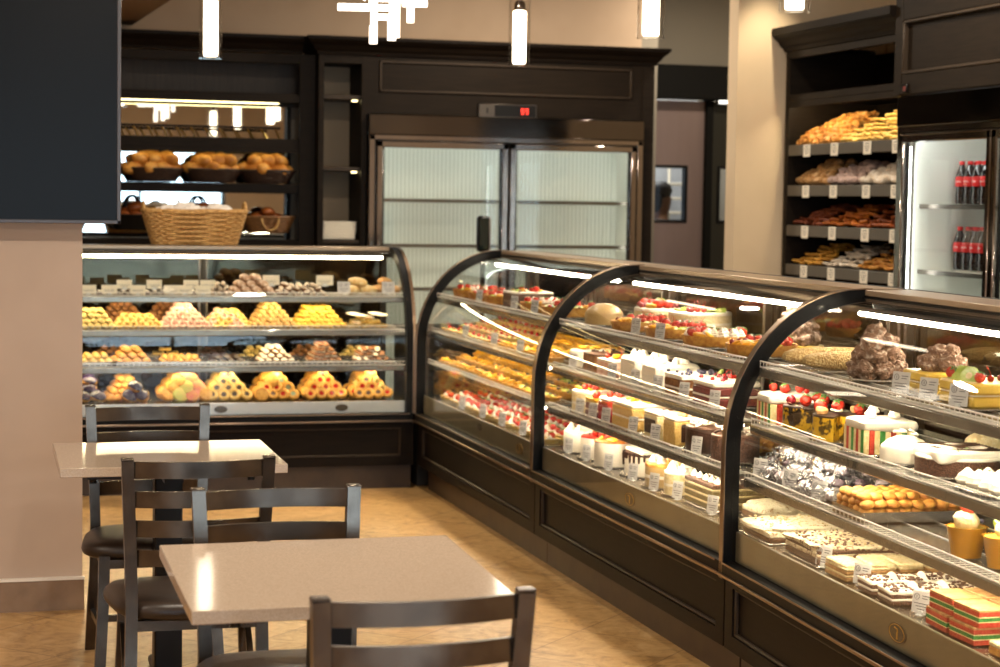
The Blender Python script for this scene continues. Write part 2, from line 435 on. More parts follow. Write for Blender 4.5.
M().box(-.02, .49, -.026, -.0205, .002, .026).obj('tube', lamp_mat('gap_glow', (1, .95, .85), 3), sl)
# kitchen room beyond
sbox('wall_kitchen_back', (4.6, 6.2, 15.6, 15.7, 0, 3.3), mat('kitchen_tile_white', '#bcc0c6', rough=.5))
rk = thing('wire_rack', 'white wire shelving rack seen through the kitchen door window', 'rack', (5.45, 15.2, 0))
for k in range(6):
    w = M(); z = 1.15+.12*k
    w.box(-.42, .42, -.2, .2, z, z+.025, bev=.004); w.obj('shelf', WHITE, rk)
for sx in (-.42, .42):
    for sy in (-.2, .2):
        M().cyl((sx, sy, 0), (sx, sy, 1.9), .012).obj('post', WHITE, rk)
# the person behind the window
def person(loc, rz):
    r = thing('person', 'person with dark hair in a black shirt behind the kitchen door window', 'person', loc, rz)
    V = [(0, 0, .95), (0, 0, 1.15), (0, 0, 1.36), (0, -.005, 1.46), (0, .0, 1.52), (0, .01, 1.60), (0, .012, 1.70), (0, .068, 1.60),
         (.1, 0, .92), (.11, .01, .5), (.11, 0, .1), (.11, .14, .04), (-.1, 0, .92), (-.11, .01, .5), (-.11, 0, .1), (-.11, .14, .04),
         (.17, 0, 1.38), (.21, -.01, 1.12), (.22, .06, .90), (.22, .09, .80), (-.17, 0, 1.38), (-.21, -.01, 1.12), (-.22, .06, .90), (-.22, .09, .80)]
    E = [(0, 1), (1, 2), (2, 3), (3, 4), (4, 5), (5, 6), (5, 7), (0, 8), (8, 9), (9, 10), (10, 11), (0, 12), (12, 13), (13, 14), (14, 15), (2, 16), (16, 17), (17, 18), (18, 19), (2, 20), (20, 21), (21, 22), (22, 23)]
    Rd = [.14, .13, .12, .06, .058, .078, .07, .016, .085, .06, .042, .035, .085, .06, .042, .035, .06, .042, .034, .035, .06, .042, .034, .035]
    me = bpy.data.meshes.new('body'); me.from_pydata(V, E, []); me.materials.append(SKIN)
    o = bpy.data.objects.new('body', me); COL.objects.link(o); o.parent = r
    md = o.modifiers.new('skin', 'SKIN'); md.use_smooth_shade = True
    for i, q in enumerate(Rd): me.skin_vertices[0].data[i].radius = (q, q*.92)
    me.skin_vertices[0].data[0].use_root = True
    o.modifiers.new('sub', 'SUBSURF').levels = 2; o.modifiers['sub'].render_levels = 2
    h = M().sup((0, -.012, 1.70), (.083, .098, .075), nu=16, nv=10, amp=.18, fr=30); h.sup((0, -.06, 1.62), (.078, .05, .09), nu=14, nv=9); h.obj('hair', HAIR, r)
    s = M().sup((0, 0, 1.2), (.2, .125, .28), e1=.6, e2=.8, nu=20, nv=12); s.obj('shirt', SHIRT, r)
    for sx in (-1, 1):
        M().sup((sx*.028, .078, 1.635), (.011, .006, .006)).obj('eye', BLACK, r)
        M().sup((sx*.078, .005, 1.61), (.01, .02, .03)).obj('ear', SKIN, r)
    M().sup((0, .074, 1.567), (.024, .006, .005)).obj('mouth', REDBR, r)
    return r
person((5.255, 13.95, 0), R(-75))

# ------------------------------------------------------------------ television on the left wall
tv = thing('television', 'large black flat television mounted high on the left wall', 'television', (-.16, 7.40, 1.49))
M().box(-.75, .75, -.05, .0, 0, .86, bev=.006).obj('housing', BLACKM, tv)
f = M()
for q in ((-.752, -.737, 0, .862), (.737, .752, 0, .862), (-.752, .752, 0, .014), (-.752, .752, .848, .862)): f.box(q[0], q[1], -.058, -.03, q[2], q[3], bev=.002)
f.obj('bezel', BEZEL, tv)
M().box(-.738, .738, -.054, -.0505, .013, .849).obj('screen', SCREEN, tv)
M().box(-.2, .2, .0, .045, .3, .6).obj('wall_mount', BLACKM, tv)

# ------------------------------------------------------------------ dining tables and chairs
def table(loc, rot, label, co=0.):
    t = thing('dining_table', label, 'table', loc, rot=rot)
    M().box(-.355, .355, -.312, .312, .722, .752, bev=.002).obj('tabletop', QUARTZ, t)
    u = M(); u.box(-.27, .27, -.24, .24, .704, .7215, bev=.003); u.box(-.03, .03, -.26, .26, .69, .704); u.box(-.28, .28, -.03, .03, .69, .704)
    for sx in (-.25, .25): u.cyl((sx, -.22, .70), (sx, -.22, .69), .012)
    u.obj('top_support', BLACK, t)
    M().box(-.045, .045, co-.045, co+.045, .03, .69, bev=.004).obj('column', BLACK, t)
    b = M(); b.box(-.04, .04, co-.27, co+.27, .0, .03, bev=.008); b.box(-.27, .27, co-.04, co+.04, .0, .03, bev=.008)
    b.obj('base', BLACK, t)
    return t
table((.658, 6.315, 0), (0, 0, R(-.6)), 'far grey-beige quartz dining table beside the taupe wall, chairs at both sides', -.05)
table((.817, 4.258+.0342, 0), (R(2.6), 0, R(.4)), 'nearest grey-beige quartz dining table with lamp reflections on its top')

def chair_mesh():
    P = {}
    for i, sx in enumerate((-1, 1)):
        # rear leg and back post in one tube
        P['post%d' % i] = M().tube([(sx*.200, -.245, 0), (sx*.186, -.205, .30), (sx*.184, -.195, .46), (sx*.190, -.208, .65), (sx*.199, -.232, .86)], 0, sq=(.034, .03))
        P['cap%d' % i] = M().box(sx*.199-.0185, sx*.199+.0185, -.232-.0165, -.232+.0165, .859, .866, bev=.003)
        P['leg%d' % i] = M().tube([(sx*.198, .205, 0), (sx*.184, .185, .25), (sx*.18, .18, .41)], 0, sq=(.036, .03))
        br = [(sx*.183, .18, .30)]+[(sx*.186, .175-.13*math.sin(a), .30-.15*(1-math.cos(a))-.0) for a in (R(25), R(50), R(75), R(90))]+[(sx*.188, -.1, .145), (sx*.193, -.224, .14)]
        P['brace%d' % i] = M().tube(br, 0, sq=(.018, .022))
    for k, z in enumerate((.832, .747, .662, .577)):
        m = M(); yb = -.208-(z-.65)*.114; w = .184-.005*k; h = .0235
        A = []; B = []; A2 = []; B2 = []
        for i in range(13):
            t = -1+2*i/12; x = t*w; y = yb-.032*(1-t*t)
            A.append((x, y-.006, z-h)); B.append((x, y-.006, z+h)); A2.append((x, y+.006, z-h)); B2.append((x, y+.006, z+h))
        m.strip(A, B); m.strip(B, B2); m.strip(B2, A2); m.strip(A2, A)
        P['rail%d' % k] = m
    m = M()  # seat frame
    m.tube([(-.18, .18, .382), (.18, .18, .382)], 0, sq=(.02, .03)); m.tube([(-.185, -.2, .382), (.185, -.2, .382)], 0, sq=(.02, .03))
    for sx in (-1, 1): m.tube([(sx*.182, -.2, .382), (sx*.18, .18, .382)], 0, sq=(.02, .03))
    P['frame'] = m
    P['str'] = M().tube([(-.188, -.06, .147), (.188, -.06, .147)], 0, sq=(.018, .022))
    # cushion: rounded, wider at the front
    vs = []; fs = []; n = 32; rings = [(0.0, .444, 0), (.93, .442, 0), (1.0, .452, 0), (1.02, .466, 0), (1.0, .482, 0), (.94, .494, 0), (.7, .503, 0), (.35, .506, 0), (0, .507, 0)]
    for q, (s, z, _) in enumerate(rings):
        for j in range(n):
            a = 2*PI*j/n; ca, sa = math.cos(a), math.sin(a)
            x = math.copysign(abs(ca)**.55, ca); y = math.copysign(abs(sa)**.55, sa)
            vs.append(((.236+.026*y)*x*s, -.015+.212*y*s, z-.047))
    for q in range(len(rings)-1):
        for j in range(n): fs.append((q*n+j, q*n+(j+1) % n, (q+1)*n+(j+1) % n, (q+1)*n+j))
    P['seat'] = M().add(vs, fs)
    nm = {'post0': 'back_post', 'post1': 'back_post', 'cap0': 'post_cap', 'cap1': 'post_cap', 'leg0': 'front_leg', 'leg1': 'front_leg', 'brace0': 'side_brace', 'brace1': 'side_brace',
          'rail0': 'back_rail', 'rail1': 'back_rail', 'rail2': 'back_rail', 'rail3': 'back_rail', 'frame': 'seat_frame', 'str': 'stretcher', 'seat': 'seat_cushion'}
    return [(nm[k], v.mesh(nm[k], [VINYL if k == 'seat' else GUN])) for k, v in P.items()]
CH = chair_mesh()
def chair(x, y, rz, label):
    t = thing('dining_chair', label, 'chair', (x, y, 0), rz, 'metal ladder-back dining chairs')
    for nme, me in CH:
        o = bpy.data.objects.new(nme, me); COL.objects.link(o); o.parent = t
chair(.640, 6.53, PI, 'ladder-back metal chair behind the far table, facing the room from beside the wall end')
chair(.655, 5.605, R(-1), 'ladder-back metal chair with its back to us, drawn up to the far table')
chair(.778, 4.56, PI, 'ladder-back metal chair behind the nearest table with blue daylight on its rails')
chair(.834, 3.665, R(1), 'nearest ladder-back metal chair, back to us, in front of the nearest table')

# ------------------------------------------------------------------ cornice helper: profile swept along x or y
def cornice(m, x0, x1, yf, z0, h=.11, d=.085, mi=0, ret0=True, ret1=True, yb=None):
    prof = [(0, 0), (-.012, .0), (-.018, .02), (-.03, .03), (-.045, .055), (-.07, .075), (-.078, .088), (-d, .09), (-d, h), (0, h)]
    rows = []
    for (py, pz) in prof:
        e0 = x0+(py if ret0 else 0); e1 = x1-(py if ret1 else 0)
        row = []
        if ret0: row.append((e0, yb, z0+pz))
        row += [(e0, yf+py, z0+pz), (e1, yf+py, z0+pz)]
        if ret1: row.append((e1, yb, z0+pz))
        rows.append(row)
    for a, b in zip(rows, rows[1:]): m.strip(a, b, mi)
    m.box(x0+.002, x1-.002, yf, yb if yb else yf+.02, z0+h-.012, z0+h-.001, mi)
    # ends
    for side in (0, -1):
        if (side == 0 and not ret0) or (side == -1 and not ret1):
            ring = [r[side] for r in rows]; m.add(ring, [tuple(range(len(ring)))], mi)

# ------------------------------------------------------------------ bread shelving unit with mirror
bx0, bx1, byf, byb = .15, 2.215, 12.22, 12.53
bu = thing('bread_shelving_unit', 'dark wooden bread shelving unit with mirrored back behind the wicker basket', 'shelving unit', (0, 0, 0))
M().box(bx0, bx0+.05, byf, byb, 0, 2.517).obj('side_panel', ESP2, bu)
M().box(bx1-.045, bx1, byf+.025, byb, 0, 2.517).obj('side_panel', ESP2, bu)
M().box(bx1-.10, bx1, byf, byf+.0245, 0, 2.517).obj('face_stile', ESP2, bu)
m = M(); m.box(bx0, bx1, byb-.012, byb+.01, 2.19, 2.517); m.obj('upper_back', ESPL, bu)
m = M(); m.box(bx0, bx1-.10, byf, byf+.02, 2.455, 2.517, bev=.004); m.obj('frieze', ESP2, bu)
m = M(); cornice(m, bx0, 2.13, byf, 2.52, yb=byb, ret1=False); m.obj('cornice', ESP, bu)
m = M(); m.box(bx0+.05, bx1-.10, byf, byb-.015, 2.205, 2.262, bev=.003); m.obj('shelf', ESP2, bu)
m = M(); m.box(bx0+.05, bx1-.23, byf+.03, byf+.045, 2.197, 2.2045); m.obj('led_strip', LEDW, bu)
m = M(); m.box(bx0+.05, bx1-.135, byb-.012, byb-.006, .9, 2.19); m.obj('mirror', MIRR, bu)
m = M(); m.box(bx1-.137, bx1-.112, byb-.05, byb-.004, .9, 2.19); m.obj('mirror_stile', ESP, bu)
m = M(); m.box(bx1-.112, bx1-.045, byb-.012, byb-.004, .9, 2.19); m.obj('back_panel', mat('bead_board_greige', '#6f6354', rough=.6), bu)
m = M(); m.box(bx0+.05, bx1-.10, byf+.01, byb-.06, 1.91, 1.975, bev=.003); m.box(bx0+.05, bx1-.22, byf+.02, byf+.03, 2.035, 2.05); m.box(bx0+.05, bx1-.10, byf+.01, byf+.022, 1.885, 1.911); m.obj('rack_shelf', ESP2, bu)
BRASS = mat('brass', '#d6b45e', rough=.3, metal=1)
for k in range(20):
    x = bx0+.10+k*.09
    M().tube([(x, byf+.028, 2.04), (x+.02, byf+.05, 2.01), (x+.035, byf+.07, 1.978)], .006, 6).obj('brass_hook', BRASS, bu)
M().box(bx0+.06, bx1-.12, byf+.03, byf+.042, 1.9, 1.909).obj('led_strip', LEDW, bu)  # unseen strip added under the rack to brighten the rolls
m = M(); m.box(bx0+.05, bx1-.10, byf, byb-.03, 1.625, 1.685, bev=.003); m.obj('shelf', ESP, bu)
m = M(); m.box(bx0+.05, bx1-.10, byf, byb-.03, 1.27, 1.325, bev=.003); m.obj('shelf', ESP, bu)
m = M(); m.box(bx0+.05, bx1-.10, byf+.01, byb-.014, 0, 1.27); m.obj('base_cupboard', ESP, bu)

# rattan baskets of bread
def bowl(name, L, W, H, wood, handles):
    t = bpy.data.objects.new(name, None)
    m = M(); n = 28
    for k in range(7):
        s = .74+.26*k/6; z = .008+H*k/6; pts = []
        for j in range(n):
            a = 2*PI*j/n; wv = 1+.02*(1 if (j+k) % 2 else -1)
            ca, sa = math.cos(a), math.sin(a)
            pts.append((L/2*s*wv*math.copysign(abs(ca)**.7, ca), W/2*s*wv*math.copysign(abs(sa)**.7, sa), z))
        m.tube(pts, .0105, 6, closed=True)
    m.sup((0, 0, .012), (L/2*.74, W/2*.74, .01), e1=.4, e2=.7)
    ob = m.obj('weave', wood, t)
    hs = []
    for (p, ax) in handles:
        pts = [(p[0]+(.055*math.cos(a) if ax == 'x' else 0), p[1]+(.055*math.cos(a) if ax == 'y' else -.02*math.sin(a) if p[1] < 0 else .0), p[2]+.075*math.sin(a)*p[3]) for a in [PI*i/10 for i in range(11)]]
        M().tube(pts, .008, 7).obj('handle', wood if wood is not WICKM else WICKER, t)
    return t
BB = bowl('bread_basket', .36, .25, .07, WICKD, [((0, .1, .08, 1.5), 'x')])
BL = bowl('bread_basket', .34, .22, .09, WICKM, [((0, -.115, .09, -1), 'x')])
BK = bowl('bread_basket', .34, .24, .08, BLACK, [((0, .1, .10, 1.55), 'x')])
rm = M().sup((0, 0, 0), (.082, .05, .042), nu=14, nv=9, amp=.12, fr=18); rm.sup((0, 0, .038), (.05, .006, .006), nu=8, nv=5); ROLLM = rm.mesh('bread_roll', [ROLL])
rm = M().sup((0, 0, 0), (.06, .05, .034), nu=14, nv=9, amp=.2, fr=22); ROLLM2 = rm.mesh('sweet_bun', [ROLLD])
up = ((.45, 'first basket from the television'), (.82, 'second basket from the television'), (1.20, 'third basket from the television'), (1.57, 'fourth basket from the television'), (1.92, 'basket nearest the refrigerator'))
for i, (x, w) in enumerate(up):
    put(BB, 'bread_basket', None, x, 12.338, 1.6905, label='dark rattan bread basket on the upper mirrored shelf, '+w, cat='basket', group='bread baskets on the mirrored shelves')
    k = 0
    for k, (dx, dy, dz) in enumerate(((-.13, -.06, .07), (-.02, -.075, .075), (.09, -.06, .07), (.15, .0, .07), (-.15, .02, .075), (-.05, .0, .085), (.06, .01, .085), (-.09, -.03, .125), (.02, -.04, .13), (.11, -.02, .12), (-.03, .02, .142), (.07, .02, .138))):
        put(ROLLM, 'bread_roll', None, x+dx*.85+rnd(-.01, .01), 12.338+dy*.8, 1.70+dz, (rnd(-.4, .4), rnd(-.25, .25), rnd(-.9, .9)+PI/2*(k % 2)), rnd(.98, 1.15), 'golden bread roll heaped in the upper-shelf '+w, 'bread roll', 'bread rolls in the upper '+w)
lowb = ((.62, BL, 'behind the television corner'), (1.08, BK, 'black-handled, behind the left end of the wicker basket'), (1.50, BK, 'black-handled, behind the right end of the wicker basket'), (1.93, BL, 'loop-handled, right of the wicker basket'))
for i, (x, b, w) in enumerate(lowb):
    put(b, 'bread_basket', None, x, 12.335, 1.333+(.04 if b is BL else .05), label='rattan basket on the lower mirrored shelf, '+w, cat='basket', group='bread baskets on the mirrored shelves')
    for (dx, dy, dz) in ((-.1, -.045, .06), (.0, -.05, .06), (.1, -.045, .06), (-.05, .03, .085), (.06, .03, .085), (0, -.02, .12)):
        put(ROLLM2, 'sweet_bun', None, x+dx*.9, 12.335+dy*.8, 1.345+dz+(.04 if b is BL else .06), (rnd(-.4, .4), rnd(-.2, .2), rnd(0, 3)), rnd(.9, 1.1), 'brown bun in the lower basket '+w, 'bun', 'brown buns in the lower '+w)

# ------------------------------------------------------------------ refrigerator surround (niche, frieze, end panel)
tx0, tx1, tyf, tyb = 2.22, 4.50, 12.12, 12.53
tw = thing('cooler_surround_cabinet', 'dark wooden cabinet surround with narrow shelf niche around the two-door refrigerator', 'cabinet', (0, 0, 0))
for xa, xb in ((tx0, tx0+.035), (2.50, 2.535), (4.42, tx1)): M().box(xa, xb, tyf, tyb, 0, 2.52).obj('side_panel', ESP2, tw)
m = M(); m.box(2.255, 2.50, tyb-.015, tyb, 0, 2.46); m.obj('niche_back', mat('niche_lit_tan', '#8a765c', rough=.6), tw)  # lit brown of the niche put into the back panel colour
m = M(); m.box(2.255, 2.50, tyf+.004, tyb, 2.465, 2.52); m.box(2.535, 4.42, tyf+.004, tyf+.03, 2.15, 2.52)
m.obj('frieze', ESP2, tw)
m = M()
for q in ((2.615, 4.34, 2.475, 2.49), (2.615, 4.34, 2.29, 2.305), (2.615, 2.63, 2.29, 2.49), (4.325, 4.34, 2.29, 2.49)): m.box(q[0], q[1], tyf-.008, tyf+.006, q[2], q[3], bev=.004)
m.obj('panel_moulding', ESPL, tw)
m = M(); cornice(m, tx0, tx1, tyf, 2.52, yb=tyb); m.obj('cornice', ESP, tw)
for z in (2.235, 1.775): M().box(2.256, 2.499, tyf+.02, tyb-.02, z, z+.028, bev=.003).obj('niche_shelf', ESPL, tw)
M().box(2.256, 2.499, tyf+.02, tyb-.02, 1.31, 1.335, bev=.003).obj('niche_shelf', ESPL, tw)
M().box(2.256, 2.499, tyf+.02, tyb-.02, 0, 1.31).obj('niche_base', ESP, tw)
for z in (2.226, 1.766): M().cyl((2.47, 12.2, z+.009), (2.47, 12.2, z), .018).obj('niche_light', LEDW, tw)
for k in range(6):
    o = M().box(-.11, .10, -.1, .1, 0, .0185, bev=.004).box(-.114, .104, -.104, .104, .0125, .0187, bev=.002).obj('paper_box', WHITE, loc=(2.375+rnd(-.004, .004), 12.26, 1.336+.019*k), rot=(0, 0, rnd(-.03, .03)))
    tag(o, 'flat white paper box in the stack on the lowest niche shelf beside the refrigerator', 'box', 'white boxes stacked in the niche')
# temperature controller
tc = thing('temperature_controller', 'grey temperature controller with red digits above the two-door refrigerator', 'controller', (3.47, tyf+.002, 2.185))
M().box(-.20, .20, -.035, 0, -.045, .05, bev=.006).obj('housing', STEELD, tc)
M().box(-.09, .19, -.039, -.035, -.035, .04, bev=.002).obj('display_panel', BLACK, tc)
mm = M()
for k in range(2):
    x = .09+.03*k
    for q in ((x, x+.018, .016, .021), (x, x+.018, .0, .005), (x, x+.018, -.016, -.011), (x, x+.004, .0, .02), (x+.014, x+.018, -.015, .02)): mm.box(q[0], q[1], -.0405, -.039, q[2], q[3])
mm.obj('red_digits', REDLED, tc)
M().box(-.145, -.135, -.04, -.035, -.015, .02, bev=.002).obj('switch', BLACK, tc)

# ------------------------------------------------------------------ glass-door refrigerators
def fridge(name, label, T, W, H, D, ndoor, zsh, leftwall, hdr=.13, wires=True, inner_y=.035):
    """front face at y=0 facing -y, x from 0 to W"""
    r = thing(name, label, 'refrigerator'); r.matrix_world = T
    m = M(); m.box(0, .03, 0, D, 0, H); m.box(W-.03, W, 0, D, 0, H); m.box(0, W, D-.02, D, 0, H); m.box(.03, W-.03, 0.0, D-.02, 0, .10); m.box(.03, W-.03, .03, D-.02, H-.03, H)
    m.obj('body', STEELD, r)
    m = M(); m.box(.03, .045, .06, D-.02, .1, H-.03); m.box(W-.045, W-.03, .06, D-.02, .1, H-.03); m.box(.045, W-.045, D-.04, D-.02, .1, H-.03); m.box(.045, W-.045, .06, D-.04, H-.05, H-.03); m.box(.045, W-.045, .06, D-.04, .1, .12)
    m.obj('liner', WHITEIN, r)
    if wires:
        m = M()
        k = .08
        while k < W-.08: m.box(k, k+.006, D-.047, D-.04, .15, H-.12); k += .028
        m.obj('back_grille', mat('grille_wire', '#cfd2c8', rough=.4), r)
    m = M(); m.box(.0, W, -.035, .0, H-hdr, H, bev=.004); m.obj('header', HEADM, r)
    m = M()
    for q in ((0, .045), (W-.045, W)): m.box(q[0], q[1], -.03, .02, .0, H-hdr, bev=.006)
    m.box(0, W, -.03, .02, H-hdr-.035, H-hdr, bev=.004); m.box(0, W, -.02, .02, 0, .09)
    m.obj('door_frame', CHROME, r)
    dw = (W-.09)/ndoor
    for i in range(ndoor):
        x0 = .045+i*dw+.006; x1 = x0+dw-.012; zt = H-hdr-.04; zb = .10; t = .042
        d = M()
        for q in ((x0, x0+t, zb, zt), (x1-t, x1, zb, zt), (x0, x1, zt-t, zt), (x0, x1, zb, zb+t)): d.box(q[0], q[1], -.045, -.005, q[2], q[3], bev=.006)
        do = d.obj('door', CHROME, r)
        M().box(x0+t-.004, x1-t+.004, -.028, -.022, zb+t-.004, zt-t+.004).obj('glass_pane', GLASSF, do)
        g = M()
        for q in ((x0+t-.003, x0+t+.012, zb+t, zt-t), (x1-t-.012, x1-t+.003, zb+t, zt-t)): g.box(q[0], q[1], -.02, -.008, q[2], q[3])
        g.obj('gasket', BLACK, do)
        hx = x1-t/2 if (i == 0) else x0+t/2
        M().tube([(hx, -.046, .70), (hx, -.08, .72), (hx, -.08, 1.0), (hx, -.046, 1.02)], .009, 8).obj('handle', STEEL, do)
    for z in zsh:
        M().box(.05, W-.05, .084, .0895, z-.018, z+.005).obj('shelf_edge', STEELD, r)
        s = M(); s.box(.05, W-.05, .09, .098, z-.018, z+.004); s.box(.05, W-.05, D-.06, D-.052, z-.006, z)
        k = .06
        while k < W-.06: s.box(k, k+.005, .09, D-.05, z-.004, z); k += .03
        s.obj('wire_shelf', WIRE, r)
    zt = H-hdr-.04
    M().box(.08, W-.08, .062, .085, zt-.028, zt-.002).obj('light_tube', COOL if wires else COOL2, r)
    m = M(); m.box(.044, .075, -.003, -.0005, .1, zt+.03); m.box(W-.075, W-.044, -.003, -.0005, .1, zt+.03)
    if ndoor > 1: m.box(W/2-.03, W/2+.03, -.003, -.0005, .1, zt+.03)
    m.box(.045, W-.045, -.003, -.0005, zt-.01, zt+.03); m.obj('mullion', STEELD, r)
    for xa in [.056, W-.076]+([W/2-.012] if ndoor > 1 else []): M().box(xa, xa+.022, .002, .016, .2, zt-.06).obj('light_tube', COOL if wires else COOL2, r)
    return r
fridge('glass_door_refrigerator', 'empty two-door glass refrigerator at the back of the shop', Matrix.Translation((2.54, 12.10, 0)), 1.875, 2.145, .42, 2, (.75, 1.02, 1.305, 1.60), True)

# customer display on its pole beside the corner
cc = thing('corner_counter', 'low black corner counter between the two glass display cases', 'counter', (2.46, 10.30, 0))
M().box(0, .66, 0, .62, .0, .84, bev=.004).obj('body', BLACKM, cc)
M().box(-.005, .665, -.005, .625, .84, .87, bev=.004).obj('worktop', ESP, cc)
cd = thing('customer_display', 'black pole-mounted customer display behind the corner of the cases', 'display', (2.955, 10.78, .871))
M().cyl((0, 0, 0), (0, 0, .015), .06, 20).obj('base', BLACK, cd)
M().cyl((0, 0, .015), (0, 0, .44), .014, 12).obj('pole', BLACK, cd)
M().box(-.036, .036, -.03, .03, .43, .64, bev=.014).obj('housing', BLACK, cd)
M().box(-.028, .022, -.0325, -.0305, .445, .625, bev=.001).obj('screen', mat('dark_green_screen', '#0d1f1c', rough=.1), cd)
M().box(.03, .042, -.02, .02, .44, .63, bev=.004).obj('side_trim', STEEL, cd)
# ------------------------------------------------------------------ right wall: pastry shelving and drinks refrigerator
RW = Frame((4.70, 10.43, 0), -PI/2)      # local u runs towards the room, v into the wall
pc = thing('pastry_shelving_cabinet', 'tall dark wooden cabinet of pastry shelves on the right wall beside the cream pier', 'cabinet', RW.loc, RW.rz)
PW = 1.455; PD = .58
M().box(0, .045, 0, PD, 0, 2.5).obj('side_panel', ESP2, pc); M().box(PW-.03, PW, .03, PD, 0, 2.5).obj('side_panel', ESP2, pc)
m = M(); m.box(.045, PW-.03, PD-.02, PD, 0, 2.5); m.obj('back_panel', ESP, pc)
m = M(); m.box(.0, PW, -.004, .02, 2.455, 2.5, bev=.003); m.obj('frieze', ESP2, pc)
m = M(); cornice(m, 0, PW, 0, 2.5, h=.135, d=.09, yb=PD, ret1=False); m.obj('cornice', ESP, pc)
m = M(); m.box(.045, PW-.03, .0, PD-.02, 2.205, 2.245, bev=.003); m.obj('shelf', ESP2, pc)
m = M(); m.box(.047, PW-.032, .0, .012, 2.172, 2.2045); m.obj('valance', ESP2, pc)
m = M(); m.box(.10, PW-.1, .022, .042, 2.186, 2.2045); m.obj('led_strip', lamp_mat('pastry_led', (1, .82, .5), 46), pc)
SHZ = (1.948, 1.713, 1.480, 1.253, 1.03)
shb = mat('shelf_front_grey', '#57524a', rough=.5)
for z in SHZ:
    m = M(); m.box(.05, PW-.035, .0, .014, z-.058, z+.004, bev=.002); m.box(.05, PW-.035, .014, PD-.03, z-.03, z-.006); m.obj('shelf', shb, pc)
# white price tags hung on the shelf fronts
tm = M(); tm.box(-.045, .045, -.003, 0, -.056, .014, 0, bev=.001)
for q in ((-.022, .022, .0, .004), (-.03, .03, -.014, -.011), (-.026, .026, -.026, -.023), (-.016, .016, -.038, -.034)): tm.box(q[0], q[1], -.0036, -.0029, q[2], q[3], 1)
TAGM = tm.mesh('price_tag', [TAGW, INK])
rown = ('top', 'second', 'third', 'fourth')
coln = ('far end near the pier', 'middle far side', 'middle near side', 'near end by the refrigerator')
for i, z in enumerate(SHZ[:4]):
    for j, u in enumerate((.31, .67, 1.07, 1.40)):
        put(TAGM, 'price_tag', RW, u, -.001, z-.012, label='white price tag on the %s pastry shelf front, %s' % (rown[i], coln[j]), cat='price tag', group='price tags on the right pastry shelves')

# small bakes for the piles
def twist():
    m = M()
    for k in (0, 1):
        m.tube([(.012*math.cos(t*2.2+k*PI), -.05+.1*t/6, .012+.010*math.sin(t*2.2+k*PI)) for t in range(7)], [.008, .012, .013, .013, .013, .012, .007], 7)
    return m
def finger(l=.075, w=.024, h=.02, amp=.15): return M().sup((0, 0, h*.5), (w*.5, l*.5, h*.5), e1=.8, e2=.8, nu=10, nv=7, amp=amp, fr=60)
def lump(r=.03, amp=.3, sq=.75): return M().sup((0, 0, r*sq), (r, r, r*sq), nu=11, nv=8, amp=amp, fr=45)
def disc(r, h, mi=0):
    return M().lathe([(0, 0), (r*.93, 0), (r, h*.25), (r*.99, h*.55), (r*.86, h*.9), (r*.5, h), (0, h*1.03)], 16, mi)
def ring(r, h):
    return M().lathe([(r*.32, h*.3), (r*.5, 0), (r*.9, 0), (r, h*.4), (r*.86, h*.85), (r*.62, h), (r*.4, h*.75), (r*.32, h*.3)], 16)
ME = {}
for k, b, mm_ in (('twist_pastry', twist, GOLDEN), ('butter_stick', finger, YELP), ('almond_lump', lump, TAN), ('dusted_lump', lump, PINKP), ('sugar_lump', lump, WHITEP),
                  ('spiced_finger', finger, REDBR), ('honey_finger', finger, ORANGE), ('cinnamon_finger', finger, mat('cinnamon_bake', '#a2501b', rough=.5, col2='#7e3a10', sc=45, rand=.12)),
                  ('semolina_finger', finger, YEL), ('sugared_finger', finger, WHITEP), ('corn_finger', finger, GOLDEN), ('dark_finger', finger, BROWN)):
    ME[k] = b().mesh(k, [mm_])
def pile(key, name, row, u0, u1, z, H, label, cat, group, v0=.03, nl=6, dx=.046, jit=.25):
    n = 0
    for L in range(nl):
        hz = z+H*L/nl; sh = .8*(u1-u0)*.5*(L/nl)**1.6
        a, b = u0+sh, u1-sh*.8
        cnt = max(2, int((b-a)/dx))
        for r_ in range(2 if L >= nl-2 else 1):
            for i in range(cnt):
                u = a+(b-a)*(i+.5)/cnt+rnd(-.012, .012)
                put(ME[key], name, RW, u, v0+.03+L*.034+r_*.06+rnd(-.008, .008), hz+rnd(0, .008), (rnd(-jit, jit), rnd(-jit, jit), rnd(-.7, .7)+(PI/2 if rnd(0, 1) < .3 else 0)), rnd(.9, 1.12), label, cat, group); n += 1
piles = (
    (0, 'twist_pastry', .08, .62, .17, 'golden twisted pastry in the heap at the far end of the top pastry shelf', 7),
    (0, 'butter_stick', .64, 1.40, .19, 'pale butter stick in the bright heap at the near end of the top pastry shelf', 7),
    (1, 'almond_lump', .08, .48, .13, 'tan almond bake in the far heap on the second pastry shelf', 5),
    (1, 'dusted_lump', .50, .90, .11, 'pinkish dusted bake in the middle heap on the second pastry shelf', 5),
    (1, 'sugar_lump', .92, 1.40, .12, 'white sugared bake in the near heap on the second pastry shelf', 5),
    (2, 'spiced_finger', .08, .46, .12, 'dark red-brown biscuit in the far heap on the third pastry shelf', 6),
    (2, 'honey_finger', .50, .90, .12, 'orange-brown biscuit in the middle heap on the third pastry shelf', 6),
    (2, 'cinnamon_finger', .92, 1.40, .14, 'cinnamon-coloured biscuit in the near heap on the third pastry shelf', 6),
    (3, 'semolina_finger', .08, .46, .12, 'yellow biscuit in the far heap on the fourth pastry shelf', 6),
    (3, 'sugared_finger', .50, .90, .12, 'white sugared biscuit in the middle heap on the fourth pastry shelf', 6),
    (3, 'corn_finger', .92, 1.40, .12, 'golden biscuit in the near heap on the fourth pastry shelf', 6),
    (4, 'dark_finger', .2, 1.35, .11, 'brown biscuit on the lowest visible pastry shelf just above the display case', 4))
